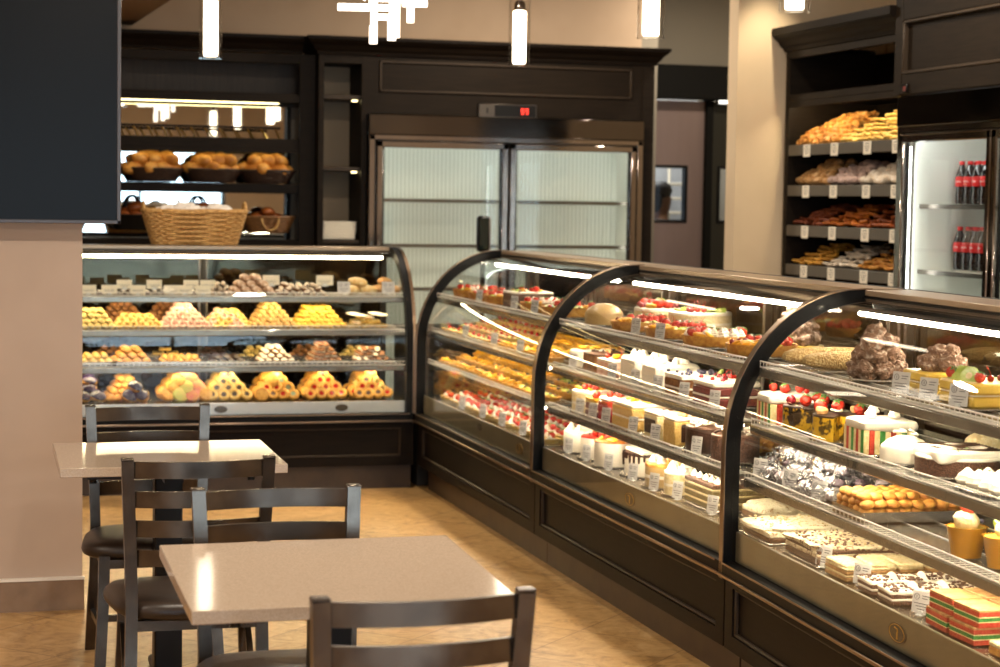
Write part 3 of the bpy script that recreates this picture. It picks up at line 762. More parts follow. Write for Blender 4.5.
for row, key, a, b, H, lab, nl in piles:
    pile(key, key, row, a, b, SHZ[row]+.006, H, lab, 'biscuit' if 'biscuit' in lab else 'pastry', lab.split(' in the ')[0]+' heap, shelf %d' % (row+1), nl=nl)

# drinks refrigerator
F2 = Frame((4.70, 8.972, 0), -PI/2)
fridge('glass_door_refrigerator', 'two-door glass drinks refrigerator with cola bottles on the right wall', F2.T, 1.93, 2.165, .64, 2, (.9, 1.275, 1.612), True, hdr=.155, wires=False)
oc = thing('overhead_cabinet', 'dark panelled overhead cabinet above the drinks refrigerator', 'cabinet', F2.loc, F2.rz)
m = M(); m.box(-.002, 1.96, -.035, .6, 2.172, 2.68); m.obj('body', ESP2, oc)
m = M()
for q in ((.0, .085, 2.172, 2.68), (1.87, 1.96, 2.172, 2.68), (.085, 1.87, 2.172, 2.275), (.085, 1.87, 2.55, 2.68)): m.box(q[0], q[1], -.058, -.035, q[2], q[3], bev=.004)
m.obj('face_frame', ESP2, oc)
m = M()
for q in ((.085, 1.87, 2.275, 2.292), (.085, 1.87, 2.533, 2.55), (.085, .102, 2.275, 2.55), (1.853, 1.87, 2.275, 2.55)): m.box(q[0], q[1], -.062, -.03, q[2], q[3], bev=.005)
m.obj('panel_moulding', ESPL, oc)
m = M(); cornice(m, 0, 1.96, -.05, 2.68, h=.14, d=.11, yb=.6, ret1=False); m.obj('cornice', ESP, oc)
t2 = thing('thermostat', 'small dark thermostat box above the corner of the drinks refrigerator', 'thermostat', F2.T @ Vector((.13, -.0585, 2.20)), F2.rz)
M().box(-.035, .035, -.012, 0, -.022, .025, bev=.003).obj('housing', BLACK, t2)
M().box(.0, .025, -.0135, -.012, -.012, .012).obj('dial', MAROON, t2)

def bottle():
    t = bpy.data.objects.new('cola_bottle', None)
    pr = [(0, 0), (.026, 0), (.031, .006), (.031, .05), (.0285, .068), (.030, .085), (.0325, .10), (.0325, .135), (.030, .155), (.022, .178), (.0145, .196), (.0125, .203), (.0125, .207)]
    M().lathe(pr+[(0, .207)], 18).obj('glass_body', COLA, t)
    M().lathe([(.0148, .203), (.0152, .206), (.0152, .219), (.0135, .222), (0, .222)], 18, wave=.03, wn=9).obj('cap', REDCAP, t)
    lab = M().lathe([(.0331, .092), (.0336, .094), (.0336, .14), (.0331, .142)], 24).obj('label', REDLAB, t)
    # the white script on the label, wrapped round the bottle
    cu = bpy.data.curves.new('script', 'FONT'); cu.body = 'Coca-Cola'; cu.size = .0155; cu.shear = .25; cu.align_x = 'CENTER'; cu.align_y = 'CENTER'; cu.resolution_u = 2; cu.extrude = .0003
    tmp = bpy.data.objects.new('script', cu); COL.objects.link(tmp); bpy.context.view_layer.update()
    me = bpy.data.meshes.new_from_object(tmp.evaluated_get(bpy.context.evaluated_depsgraph_get()))
    bpy.data.objects.remove(tmp)
    for v in me.vertices:
        a = v.co.x/.0338; rr = .0338+v.co.z
        v.co = Vector((rr*math.sin(a), -rr*math.cos(a), .117+v.co.y))
    me.materials.clear(); me.materials.append(WLAB); me.name = 'lettering'
    o = bpy.data.objects.new('lettering', me); COL.objects.link(o); o.parent = lab
    return t
BOT = bottle()
for s, z, nm in ((0, 1.619, 'upper'), (1, 1.282, 'lower')):
    for r_ in range(3):
        for i in range(6 if s == 0 else 6):
            put(BOT, 'cola_bottle', F2, .12+.083*i+r_*.012, .285+.075*r_, z, (0, 0, rnd(-.4, .4)-.3), 1.0,
                'red-capped cola bottle on the %s shelf of the drinks refrigerator, %s' % (nm, ('front rank', 'middle rank', 'rear rank')[r_]), 'bottle', 'cola bottles on the %s refrigerator shelf' % nm)
cm = M()
cm.lathe([(0, 0), (.028, 0), (.032, .01), (.032, .09), (.026, .1), (0, .1)], 12)
CANM = cm.mesh('drink_can', [LEAFG])
for i in range(7):
    for j in range(2): put(CANM, 'drink_can', F2, .12+.075*i, .2+.075*j, .907+.0, label='green drink can on the low shelf of the drinks refrigerator', cat='can', group='green cans in the drinks refrigerator', rot=(0, 0, rnd(0, 3)))

# ------------------------------------------------------------------ display cases
def prof(off=0, n=14, zt=1.325, z0=.37, vtop=.47):
    """outer glass profile as (v, z), moved inwards by off"""
    a = .47; zc = .80; b = zt-zc; P = [(off, z0), (off, .6)]
    for i in range(n+1):
        t = PI*.5*i/n
        P.append((a-(a-off)*math.cos(t), zc+(b-off)*math.sin(t)))
    if vtop > a: P.append((vtop, zt-off))
    return P
CASES = {}
def display_case(key, label, loc, rz, L, endL, endR, zdeck=.522, shelf_z=(1.072, .884, .708), panels=1, badges=(), zt=1.325):
    t = thing('display_case', label, 'display case', loc, rz)
    F = Frame(loc, rz); CASES[key] = F
    D = .70
    m = M(); m.box(0.003, L-.003, .04, D, .135, .372)
    # framed panels
    m.box(0.003, L-.003, .02, .04, .345, .372); m.box(.003, L-.003, .02, .04, .135, .185)
    pw = (L-.006)/panels
    for i in range(panels):
        m.box(.003+i*pw, .003+i*pw+.07, .02, .04, .185, .345); m.box(.003+(i+1)*pw-.07, .003+(i+1)*pw, .02, .04, .185, .345)
    bc = m.obj('base_cabinet', ESP, t)
    m = M()
    for i in range(panels):
        a = .003+i*pw+.07; b = .003+(i+1)*pw-.07
        for q in ((a, b, .185, .196), (a, b, .334, .345), (a, a+.011, .185, .345), (b-.011, b, .185, .345)): m.box(q[0], q[1], .026, .042, q[2], q[3], bev=.004)
    m.obj('panel_moulding', ESPL, bc)
    M().box(0.003, L-.003, .082, D-.05, 0, .134).obj('toe_kick', KICK, t)
    m = M(); m.box(.0, L, -.004, .035, .373, .425); m.obj('bottom_frame', RUB, t)
    m = M(); m.box(.0, L, -.012, -.0045, .378, .389, bev=.002); m.box(.03, L-.03, -.007, -.0045, .419, .426, bev=.001); m.obj('trim_strip', BRONZE, t)
    m = M(); m.box(.035, L-.02, .04, .05, .426, zdeck+.004, bev=.002); rp = m.obj('inner_rail', RAILM if key != 'L' else ALU, t)
    for (u, kind) in badges:
        if kind == 'round':
            rx, rz_ = .055, .027; el = [2*PI*i/28 for i in range(28)]
            bd = M().prism([(u+rx*math.cos(a), .4735+rz_*math.sin(a)) for a in el], .0365, .0395, 'y'); bo = bd.obj('badge', BADGE, rp)
            g = M(); g.tube([(u+rx*.84*math.cos(a), .036, .4735+rz_*.84*math.sin(a)) for a in el], .0011, 5, closed=True)
            g.box(u-.002, u+.006, .0352, .0366, .457, .476); g.tube([(u-.014, .036, .487), (u+.004, .036, .484), (u+.006, .036, .476)], .002, 5)
            g.obj('emblem', GOLD, bo)
        else:
            M().prism([(u+.036*math.cos(a), zdeck-.03+.019*math.sin(a)) for a in [2*PI*i/24 for i in range(24)]], .0365, .0395, 'y').obj('name_plate', BADGE, rp)
    M().box(.02, L-.02, .05, D-.03, zdeck-.03, zdeck, bev=.002).obj('deck', TRAY, t)
    M().box(.005, L-.005, .05, D-.01, .3725, zdeck-.031).obj('lower_housing', BLACKM, t)
    # frames at the ends
    def arch(u0, u1, nme):
        um = (u0+u1)/2
        A = prof(0, zt=zt, vtop=.62); B = prof(.05, zt=zt, vtop=.62)
        m = M(); n = len(A)
        vs = []
        for (v, z) in A: vs += [(u0, v, z), (u1, v, z)]
        k = len(vs)
        for (v, z) in B: vs += [(u0, v, z), (u1, v, z)]
        fs = []
        for i in range(n-1):
            a = 2*i
            fs += [(a, a+1, a+3, a+2), (k+a, k+a+2, k+a+3, k+a+1), (a, a+2, k+a+2, k+a), (a+1, k+a+1, k+a+3, a+3)]
        m.add(vs, fs)
        ao = m.obj('end_frame', RUB, t)
        # steel trim band on its outer edge
        if key == 'L': u0 = u1-.013
        o_ = prof(-.004, zt=zt, vtop=.5); i_ = prof(-.0005, zt=zt, vtop=.5); m = M()
        vs = []
        for (v, z) in o_: vs += [(u0-.002, v, z), (u1+.002, v, z)]
        k = len(vs)
        for (v, z) in i_: vs += [(u0-.002, v, z), (u1+.002, v, z)]
        fs = []
        for i in range(len(o_)-1):
            a = 2*i
            fs += [(a, a+1, a+3, a+2), (k+a, k+a+2, k+a+3, k+a+1), (a, a+2, k+a+2, k+a), (a+1, k+a+1, k+a+3, a+3)]
        m.add(vs, fs); m.obj('steel_edge', BRONZE, ao)
        # end pane
        P = prof(.05, zt=zt, vtop=.62); P = [(v, max(z, .43)) for v, z in P]+[(.64, zt-.05), (.64, .43)]
        M().prism(P, um-.003, um+.003, 'x').obj('end_pane', GLASSC, ao)
    aw = .03 if key != 'L' else .05
    if endL: arch(0, aw, 'l')
    if endR: arch(L-aw, L, 'r')
    ga = aw if endL else .004; gb = L-aw if endR else L-.004
    A = prof(.026, n=22, zt=zt); B = prof(.031, n=22, zt=zt); A = [(v, max(z, .426)) for v, z in A]; B = [(v, max(z, .426)) for v, z in B]
    m = M()
    m.strip([(ga, v, z) for v, z in A], [(gb, v, z) for v, z in A]); m.strip([(gb, v, z) for v, z in B], [(ga, v, z) for v, z in B])
    m.strip([(ga, v, z) for v, z in B], [(ga, v, z) for v, z in A]); m.strip([(gb, v, z) for v, z in A], [(gb, v, z) for v, z in B])
    m.obj('curved_glass', GLASSC, t)
    m = M(); m.box(0, L, .475, .645, zt-.022, zt, bev=.003); m.obj('top_panel', TOPST, t)
    m = M(); m.box(.03, L-.03, .50, .64, zt-.06, zt-.0225, bev=.003); m.box(.03, L-.03, .47, .50, zt-.035, zt-.0225); m.obj('canopy', BLACK, t)
    m = M(); dl = .016 if key == 'L' else 0; m.box(.10, L-.10, .418, .475, zt-.066+dl, zt-.0605+dl); m.box(.10, L-.10, .472, .5, zt-.0605, zt-.036); m.obj('light_holder', BLACK, t)
    m = M(); m.box(.10, L-.10, .42, .434, zt-.082+dl, zt-.067+dl, bev=.004); m.obj('light_tube', TUBE_L if key == 'L' else TUBE, t)
    # rear doors
    for i in range(2):
        a = .03+i*(L-.06)/2; b = a+(L-.06)/2-.002
        d = M(); d.box(a, b, .652+.008*i, .658+.008*i, .46, zt-.06); do = d.obj('rear_door', MIRRL if key == 'L' else MIRRD, t)
        f = M()
        for q in ((a, a+.025, .46, zt-.06), (b-.025, b, .46, zt-.06)): f.box(q[0], q[1], .647+.008*i, .651+.008*i, q[2], q[3])
        f.obj('door_stile', STEELD, do)
    m = M(); m.box(.003, L-.003, .64, D, .373, .46); m.box(.0, L, .645, D-.02, zt-.06, zt-.0, bev=.003); m.obj('rear_frame', BLACKM, t)
    # posts and shelves
    m = M()
    for u in (.045, L/2, L-.045): m.box(u-.012, u+.012, .615, .64, zdeck, zt-.06)
    m.obj('shelf_upright', BLACKM if key == 'L' else STEELD, t)
    for k, z in enumerate(shelf_z):
        v0 = (.106, .080, .062)[k]
        s = M(); s.box(.038, L-.038, v0+.012, .61, z-.012, z-.004); s.box(.036, L-.036, v0, v0+.012, z-.034, z-.005, bev=.003); so = s.obj('shelf', SHELFG, t)
        w = M(); zt_ = z+.018
        w.tube([(.04, v0+.003, zt_), (L-.04, v0+.003, zt_)], .0026, 6); w.tube([(.04, v0+.003, z-.001), (L-.04, v0+.003, z-.001)], .0022, 6)
        n = int((L-.08)/.029)
        for i in range(n+1):
            u = .04+(L-.08)*i/n
            w.tube([(u, v0+.003, zt_), (u, v0+.003, z-.002), (u, v0+.05, z-.0022)], .0016, 5)
        for j in range(5): w.tube([(.04, v0+.05+.1*j, z-.0024), (L-.04, v0+.05+.1*j, z-.0024)], .0016, 5)
        w.obj('wire_rail', WIRE, so)
        lv = v0+.016 if key != 'L' else .15
        l = M(); l.box(.08, L-.08, lv, lv+.016, z-.028, z-.0135, bev=.003); l.obj('shelf_light', TUBE_SHELF_L if key == 'L' else TUBE_SHELF, so)
    return t
display_case('L', 'straight-on glass display case of biscuits at the back left under the wicker basket', (.245, 10.19, 0), 0, 2.175, True, True, zdeck=.487, shelf_z=(1.064, .884, .688), badges=((1.11, 'plate'), (1.771, 'plate')))
display_case('1', 'farthest glass case of the long row, full of fruit tarts, by the corner', (2.42, 10.20, 0), -PI/2, 2.225, True, False, badges=((1.92, 'round'), (1.223, 'plate')))
display_case('2', 'middle glass case of the long row, holding whole cakes', (2.42, 7.972, 0), -PI/2, 2.165, True, False, badges=((1.178, 'round'),))
display_case('3', 'nearest glass case of the long row, holding striped cakes and puff mounds', (2.42, 5.802, 0), R(-93), 2.3, True, True, badges=((1.295, 'round'),))
FL, FA, FB, FC = CASES['L'], CASES['1'], CASES['2'], CASES['3']
# ------------------------------------------------------------------ toppings and small bakes
def strawberry():
    m = M().lathe([(0, 0), (.006, .001), (.013, .008), (.0155, .016), (.013, .023), (.006, .027), (0, .0275)], 14, 0)
    for k in range(5):
        a = 2*PI*k/5
        m.add([(0, 0, .027), (.008*math.cos(a-.4), .008*math.sin(a-.4), .0285), (.014*math.cos(a), .014*math.sin(a), .026), (.008*math.cos(a+.4), .008*math.sin(a+.4), .0285), (.004*math.cos(a), .004*math.sin(a), .031)], [(0, 1, 4), (1, 2, 4), (2, 3, 4), (3, 0, 4), (0, 3, 2, 1)], 1)
    return m
TOP = {}
TOP['strawberry'] = strawberry().mesh('strawberry', [STRAW, LEAFG])
TOP['kiwi_slice'] = M().lathe([(0, 0), (.016, 0), (.0175, .003), (.016, .006), (.006, .0065, 1), (0, .0065, 1)], 16).mesh('kiwi_slice', [KIWI, CREAMY])
TOP['blueberry'] = M().sup((0, 0, .006), (.007, .007, .0065), nu=10, nv=7).mesh('blueberry', [BLUEB])
TOP['grape'] = M().sup((0, 0, .008), (.009, .009, .009), nu=10, nv=7).mesh('grape', [FRUITG])
TOP['cherry'] = M().sup((0, 0, .008), (.0095, .0095, .009), nu=10, nv=7).tube([(0, 0, .015), (.006, 0, .028), (.016, .002, .04)], .0009, 5).mesh('cherry', [REDJ])
TOP['mango_slice'] = M().sup((0, 0, .006), (.022, .010, .007), nu=12, nv=7, amp=.15, fr=60).mesh('mango_slice', [YELF])
TOP['cream_rosette'] = M().lathe([(0, 0), (.016, 0), (.0175, .005), (.013, .011), (.0135, .014), (.008, .02), (.0085, .022), (.003, .028), (0, .031)], 20, wave=.12, wn=6, twist=70).mesh('cream_rosette', [CREAM])
TOP['mint_leaf'] = M().add([(0, 0, 0), (.008, .005, .003), (.018, 0, .001), (.008, -.005, .003), (.009, 0, -.001), (.009, 0, .0012)], [(0, 3, 5), (3, 2, 5), (2, 1, 5), (1, 0, 5), (0, 1, 4), (1, 2, 4), (2, 3, 4), (3, 0, 4)]).mesh('mint_leaf', [LEAFG])
TOP['chocolate_curl'] = M().tube([(.014*math.cos(a)*1, .008*math.sin(a), .006+a*.0012) for a in [k*.6 for k in range(9)]], .0032, 6).mesh('chocolate_curl', [CHOC])
TOP['white_curl'] = M().tube([(.016*math.cos(a), .012*math.sin(a), .006+a*.0022) for a in [k*.6 for k in range(9)]], .0038, 6).mesh('white_chocolate_curl', [CREAM])
TOP['walnut'] = M().sup((0, 0, .008), (.014, .012, .009), nu=10, nv=7, amp=.5, fr=110).mesh('walnut', [TAN])
TOP['puff'] = M().sup((0, 0, 0), (.036, .036, .03), nu=26, nv=18, amp=.42, fr=52).mesh('cream_puff', [CHANT])
TOP['puff2'] = M().sup((0, 0, 0), (.034, .034, .028), nu=26, nv=18, amp=.42, fr=52).mesh('cream_puff', [CHANT2])

def part(root, me, name, x, y, z, rot=(0, 0, 0), s=1):
    o = bpy.data.objects.new(name, me); COL.objects.link(o); o.parent = root; o.location = (x, y, z); o.rotation_euler = rot; o.scale = (s, s, s); return o
NAMES = {'puff': 'cream_puff', 'puff2': 'cream_puff', 'white_curl': 'white_chocolate_curl'}
def cake(F, u, v, z, rz, name, label, body, mats, tops=(), cat='cake', board=None, group=None, bodyname='sponge'):
    T = F.T @ Matrix.Translation((u, v, z+.0015)) @ Matrix.Rotation(rz, 4, 'Z')
    r = thing(name, label, cat, T.to_translation(), T.to_euler().z, group)
    zb = 0
    if board:
        m = M()
        if isinstance(board, tuple): m.box(-board[0]/2, board[0]/2, -board[1]/2, board[1]/2, 0, .004, bev=.001)
        else: m.lathe([(0, 0), (board, 0), (board, .004), (0, .004)], 28)
        m.obj('cake_board', SILVB, r); zb = .0042
    o = body.obj(bodyname, mats, r); o.location.z = zb
    for tt in tops:
        k, x, y, zz = tt[:4]; rot = tt[4] if len(tt) > 4 else (rnd(-.3, .3), rnd(-.3, .3), rnd(0, 6)); s = tt[5] if len(tt) > 5 else 1
        part(r, TOP[k], NAMES.get(k, k), x, y, zz+zb, rot, s)
    return r
def rnd_cake(r, layers, n=30, dome=0, wob=0):
    """layers: (height, material index) bottom to top; last one is the top coat"""
    p = [(0, 0, layers[0][1])]; z = 0; p.append((r*.985, 0, layers[0][1])); p.append((r, .004, layers[0][1]))
    for i, (h, mi) in enumerate(layers):
        z += h
        last = i == len(layers)-1
        p[-1] = (p[-1][0], p[-1][1], mi)
        if last: p += [(r, z-.008, mi), (r*.985, z-.002, mi), (r*.95, z+dome*.12, mi), (r*.7, z+dome*.6, mi), (r*.35, z+dome*.92, mi), (0, z+dome, mi)]
        else: p += [(r, z, layers[i+1][1]), ]
    return M().lathe(p, n)
def slab(w, d, layers, bev=.003, ins=0.):
    m = M(); z = 0
    for i, (h, mi) in enumerate(layers):
        k = ins*i; m.box(-w/2+k, w/2-k, -d/2+k, d/2-k, z, z+h, mi, bev=bev); z += h-.0005
    return m
def pad(w, d, h, z, mi, amp=.12, fr=24, seed=0, m=None):
    return (m or M()).sup((0, 0, z+h*.2), (w/2, d/2, h), e1=.45, e2=.25, nu=36, nv=14, mi=mi, amp=amp, fr=fr, seed=seed)
def circ(k, n, r, z, s=1, a0=0): return [(k, r*math.cos(a0+2*PI*i/n), r*math.sin(a0+2*PI*i/n), z, (0, 0, a0+2*PI*i/n), s) for i in range(n)]
def scat(keys, n, rx, ry, z, s=1., rect=False):
    o = []
    for i in range(n):
        if rect: x, y = rnd(-rx, rx), rnd(-ry, ry)
        else:
            a = 2.4*i; q = math.sqrt((i+.5)/n); x, y = rx*q*math.cos(a), ry*q*math.sin(a)
        o.append((keys[i % len(keys)], x, y, z, (rnd(-.5, .5), rnd(-.5, .5), rnd(0, 6)), s*rnd(.9, 1.15)))
    return o

# ------------------------------------------------------------------ middle case of whole cakes
Z1, Z2, Z3, Z0 = 1.0735, .8855, .7095, .5235
# bottom deck
cake(FB, .165, .20, Z0, 0, 'white_layer_cake', 'round white cake with a cream knob, leftmost on the middle case bottom deck', rnd_cake(.10, [(.085, 0)]), [CREAM], [('cream_rosette', 0, 0, .084, (0, 0, 0), 1.5)]+circ('cream_rosette', 8, .075, .083), board=.115)
cake(FB, .40, .20, Z0, 0, 'strawberry_cream_cake', 'round white cake with a red topping beside the knobbed white cake', rnd_cake(.10, [(.085, 0), (.006, 1)]), [CREAM, REDJ], scat(['strawberry'], 7, .07, .07, .09), board=.115)
cake(FB, .63, .17, Z0, 0, 'fruit_cream_cake', 'round white cake with an orange-red fruit top, left of the chocolate drip cake', rnd_cake(.088, [(.095, 0), (.006, 1)]), [CREAM, ORANGE], scat(['strawberry', 'mango_slice'], 8, .06, .06, .1), board=.10)
m = rnd_cake(.13, [(.075, 0), (.012, 1)])
for i in range(34):
    a = 2*PI*i/34; l = rnd(.018, .05)
    m.tube([(.131*math.cos(a), .131*math.sin(a), .086), (.1335*math.cos(a), .1335*math.sin(a), .078), (.133*math.cos(a), .133*math.sin(a), .083-l)], [.006, .006, .0045], 6, mi=1)
pad(.2, .2, .012, .088, 0, m=m)
cake(FB, .90, .25, Z0, 0, 'chocolate_drip_cake', 'white cake with dark chocolate drips running down its side on the bottom deck', m, [CREAM, CHOC], scat(['chocolate_curl'], 9, .07, .07, .099), board=.15)
m = rnd_cake(.095, [(.03, 0), (.012, 1), (.03, 0), (.014, 2)])
cake(FB, 1.20, .19, Z0, 0, 'coffee_layer_cake', 'brown and cream layered round cake with cream swirls, right of the drip cake', m, [TANCAKE, CREAM, GOLDEN], circ('cream_rosette', 7, .065, .085)+[('walnut', 0, 0, .085)], board=.11)
m = rnd_cake(.06, [(.03, 0), (.01, 1), (.035, 0), (.01, 1)])
cake(FB, 1.41, .15, Z0, 0, 'small_cream_cake', 'small cream cake topped with big cream swirls, left of the olive layered block', m, [CREAMY, CREAM], circ('cream_rosette', 5, .035, .083, 1.2)+[('walnut', 0, 0, .1)], board=.07)
m = slab(.27, .20, [(.018, 0), (.008, 1), (.018, 0), (.008, 1), (.018, 0), (.008, 1), (.016, 2)])
cake(FB, 1.69, .21, Z0, 0, 'layered_block_cake', 'olive-brown block cake with thin cream layers and white dots, bottom deck of the middle case', m, [OLIVE, CREAMY, CRUMBC], [('cream_rosette', -.11+.055*i, -.07+.07*j, .09, (0, 0, 0), .8) for i in range(5) for j in range(2)], board=(.29, .22))
cake(FB, 2.0, .34, Z0, 0, 'cream_slab_cake', 'cream-topped slab cake at the near end of the bottom deck of the middle case', pad(.2, .3, .02, .035, 1, m=slab(.2, .3, [(.02, 0), (.02, 1)]), seed=4), [CHOCM, CRUMBW], [], board=(.22, .32))
# third shelf
cake(FB, .33, .17, Z3, 0, 'cream_fruit_gateau', 'pale cream gateau with a red fruit top, leftmost on the middle case third shelf', rnd_cake(.09, [(.035, 0), (.01, 1), (.035, 0), (.012, 1)]), [CREAMY, CREAM], scat(['strawberry', 'mango_slice'], 8, .06, .06, .09), board=.1)
cake(FB, .53, .165, Z3, 0, 'maroon_layer_cake', 'maroon layered block cake with yellow fruit on top', slab(.13, .15, [(.025, 0), (.008, 1), (.025, 0), (.008, 1), (.015, 2)]), [MAROON, CREAMY, YELF], scat(['mango_slice', 'strawberry'], 7, .05, .055, .077, rect=True), board=(.15, .17))
cake(FB, .70, .155, Z3, 0, 'red_glazed_cake', 'narrow red glazed cake with a white cream top', slab(.11, .14, [(.085, 0), (.014, 1)], bev=.006), [REDV, CREAM], scat(['strawberry'], 3, .03, .04, .096), board=(.13, .16))
cake(FB, .95, .17, Z3, 0, 'sponge_block_cake', 'broad yellow sponge block with white icing and orange slices on top', slab(.24, .18, [(.045, 0), (.008, 1), (.038, 0), (.016, 1)], bev=.005), [SPONGE, CREAM], scat(['mango_slice'], 5, .08, .05, .104, rect=True), board=(.26, .2))
m = slab(.15, .16, [(.09, 0), (.014, 1)], bev=.005); m.box(.0755, .0785, -.05, .05, .02, .075, 2, bev=.001); m.box(-.055, .055, -.0835, -.0805, .02, .075, 2, bev=.001)
cake(FB, 1.25, .168, Z3, 0, 'panelled_cream_cake', 'square cream cake with a dark panel on its side, left of its twin', m, [CREAMY, CREAM, CHOC], scat(['chocolate_curl'], 4, .04, .05, .103, rect=True), board=(.17, .18))
m = slab(.12, .16, [(.09, 0), (.014, 1)], bev=.005); m.box(.0605, .0635, -.055, .055, .015, .08, 2, bev=.001)
cake(FB, 1.44, .17, Z3, 0, 'panelled_cream_cake', 'square cream cake with a dark panel on its side, beside the chocolate cakes', m, [SPONGE, CREAM, CHOC], scat(['walnut'], 4, .035, .05, .103, rect=True), board=(.14, .18))
cake(FB, 1.63, .175, Z3, 0, 'chocolate_round_cake', 'smooth dark chocolate round cake topped with white curls on the third shelf', rnd_cake(.088, [(.085, 0), (.008, 1)]), [CHOC, CHOCM], scat(['white_curl'], 12, .065, .065, .092, 1.2), board=.10)
cake(FB, 1.85, .18, Z3, 0, 'chocolate_crumb_cake', 'crumb-coated chocolate round cake topped with curls, next to the case divider', rnd_cake(.085, [(.08, 0), (.008, 1)]), [CRUMBC, CHOCM], scat(['white_curl', 'chocolate_curl'], 10, .06, .06, .088, 1.2), board=.10)
# second shelf
cake(FB, .12, .22, Z2, 0, 'white_flower_cake', 'white cake with a yellow flower of fruit, left end of the middle case second shelf', rnd_cake(.085, [(.07, 0)]), [CREAM], circ('mango_slice', 6, .03, .072, 1.2), board=.10)
cake(FB, .38, .21, Z2, 0, 'mocha_cake', 'brown mocha cake block on the second shelf of the middle case', slab(.15, .16, [(.03, 0), (.008, 1), (.03, 0), (.01, 2)]), [BROWN, CREAMY, CHOCM], scat(['chocolate_curl', 'walnut'], 6, .05, .05, .076, rect=True), board=(.17, .18))
cake(FB, .62, .20, Z2, 0, 'pink_slice_cake', 'pinkish-brown layered cake left of the two white frosted cakes', slab(.18, .17, [(.025, 0), (.01, 1), (.025, 0), (.012, 1)]), [PINK, CREAM], circ('mango_slice', 5, .03, .072, 1.3)+scat(['cherry'], 5, .07, .06, .07, rect=True), board=(.2, .19))
cake(FB, .92, .20, Z2, 0, 'white_frosted_cake', 'tall white frosted block cake, farther of the two on the second shelf', slab(.19, .18, [(.105, 0)], bev=.012), [CREAM], circ('cream_rosette', 6, .06, .104), board=(.21, .2))
cake(FB, 1.16, .20, Z2, 0, 'white_frosted_cake', 'tall white frosted block cake, nearer of the two on the second shelf', slab(.17, .18, [(.10, 0)], bev=.012), [CREAM], circ('cream_rosette', 6, .055, .099)+[('chocolate_curl', 0, 0, .1)], board=(.19, .2))
cake(FB, 1.42, .20, Z2, 0, 'blueberry_cake', 'brown layered cake heaped with blueberries on the second shelf', slab(.18, .18, [(.03, 0), (.008, 1), (.03, 0), (.018, 1)]), [BROWN, CREAM], scat(['blueberry'], 26, .08, .08, .084, rect=True)+[('kiwi_slice', .07, .07, .09, (.9, 0, 0))], board=(.2, .2))
cake(FB, 1.71, .20, Z2, 0, 'white_berry_cake', 'white cake with red berries on top at the near end of the second shelf', slab(.2, .18, [(.03, 1), (.008, 0), (.03, 1), (.022, 0)], bev=.006), [CREAM, MAROON], scat(['cherry', 'grape'], 14, .08, .075, .086, rect=True), board=(.22, .2))
# top shelf
def tart(r, h=.035): return M().lathe([(0, 0), (r*.9, 0), (r*.94, .004), (r, h), (r*1.0, h+.004), (r*.95, h+.003), (r*.94, h-.006, 1), (0, h-.004, 1)], 30, wave=.012, wn=30)
fruit = ['strawberry', 'grape', 'kiwi_slice', 'blueberry', 'mango_slice', 'cherry']
cake(FB, .22, .25, Z1, 0, 'tan_dome_cake', 'smooth tan domed cake behind the first arch of the middle case, top shelf', rnd_cake(.082, [(.05, 0)], dome=.04), [TANCAKE], [], board=.09)
cake(FB, .42, .42, Z1, 0, 'white_fruit_gateau', 'white gateau piled with red fruit, behind the tan domed cake', rnd_cake(.10, [(.03, 1), (.01, 0), (.03, 1), (.012, 0)]), [CREAM, CREAMY], scat(['grape', 'strawberry', 'mango_slice', 'grape'], 26, .085, .085, .082, 1.3), board=.115)
cake(FB, .70, .50, Z1, 0, 'sponge_fruit_gateau', 'white layered gateau with kiwi and cherries at the back of the top shelf', rnd_cake(.13, [(.03, 1), (.01, 0), (.03, 1), (.012, 0)]), [CREAM, CREAMY], scat(['kiwi_slice', 'cherry', 'grape', 'kiwi_slice'], 20, .1, .1, .082, 1.2), board=.14)
for i, (u, lab) in enumerate(((.62, 'fruit tart on golden crust, nearest the tan domed cake'), (1.02, 'fruit tart on golden crust, second from the tan domed cake'), (1.42, 'fruit tart with cream in its middle, third from the tan domed cake'), (1.84, 'fruit tart on golden crust, beside the case divider'))):
    cake(FB, u, .275, Z1, 0, 'fruit_tart', lab+', top shelf', tart(.125), [GOLDEN, CREAM], scat(fruit+['strawberry', 'mango_slice'] if i != 2 else ['strawberry', 'cream_rosette', 'cream_rosette', 'mango_slice'], 44, .105, .105, .033, 1.15), cat='tart', board=.128, bodyname='crust')
cake(FB, 1.66, .49, Z1, 0, 'puff_mound', 'brown mound of sugared puffs seen through the divider of the two nearest cases', rnd_cake(.10, [(.02, 0)]), [CUSTARD], [('puff2', .055*math.cos(a)*q, .055*math.sin(a)*q, z) for (z, q, n) in ((.045, 1.1, 7), (.085, .8, 5), (.12, .4, 3), (.15, 0, 1)) for a in [2*PI*k/n for k in range(n)]], board=.12)

# ------------------------------------------------------------------ nearest case
# top shelf
for i, (u, lab) in enumerate(((.26, 'nut-coated cream log in front, beside the dark puff mound'), (.09, 'nut-coated cream log behind its twin, near the case divider'))):
    m = M().sup((0, .0, .03), (.030, .17, .030), e1=.8, e2=.45, nu=24, nv=14, amp=.1, fr=60)
    cake(FC, u, .335, Z1, R(3), 'nut_log', lab, m, [NUT], [], cat='cake roll', board=(.08, .35))
def mound(u, v, z, name, label, key, rings, s=1, base=None, bm=None, board=None):
    tops = []
    for (zz, q, n) in rings:
        for k in range(n):
            a = 2*PI*k/n+zz*30
            tops.append((key, q*math.cos(a), q*math.sin(a), zz, (rnd(-1, 1), rnd(-1, 1), rnd(0, 6)), s*rnd(.92, 1.1)))
    return cake(FC, u, v, z, 0, name, label, base or M().lathe([(0, 0), (.06, 0), (.05, .06), (.02, .13), (0, .15)], 16), bm or [CHOCM], tops, board=board, bodyname='base')
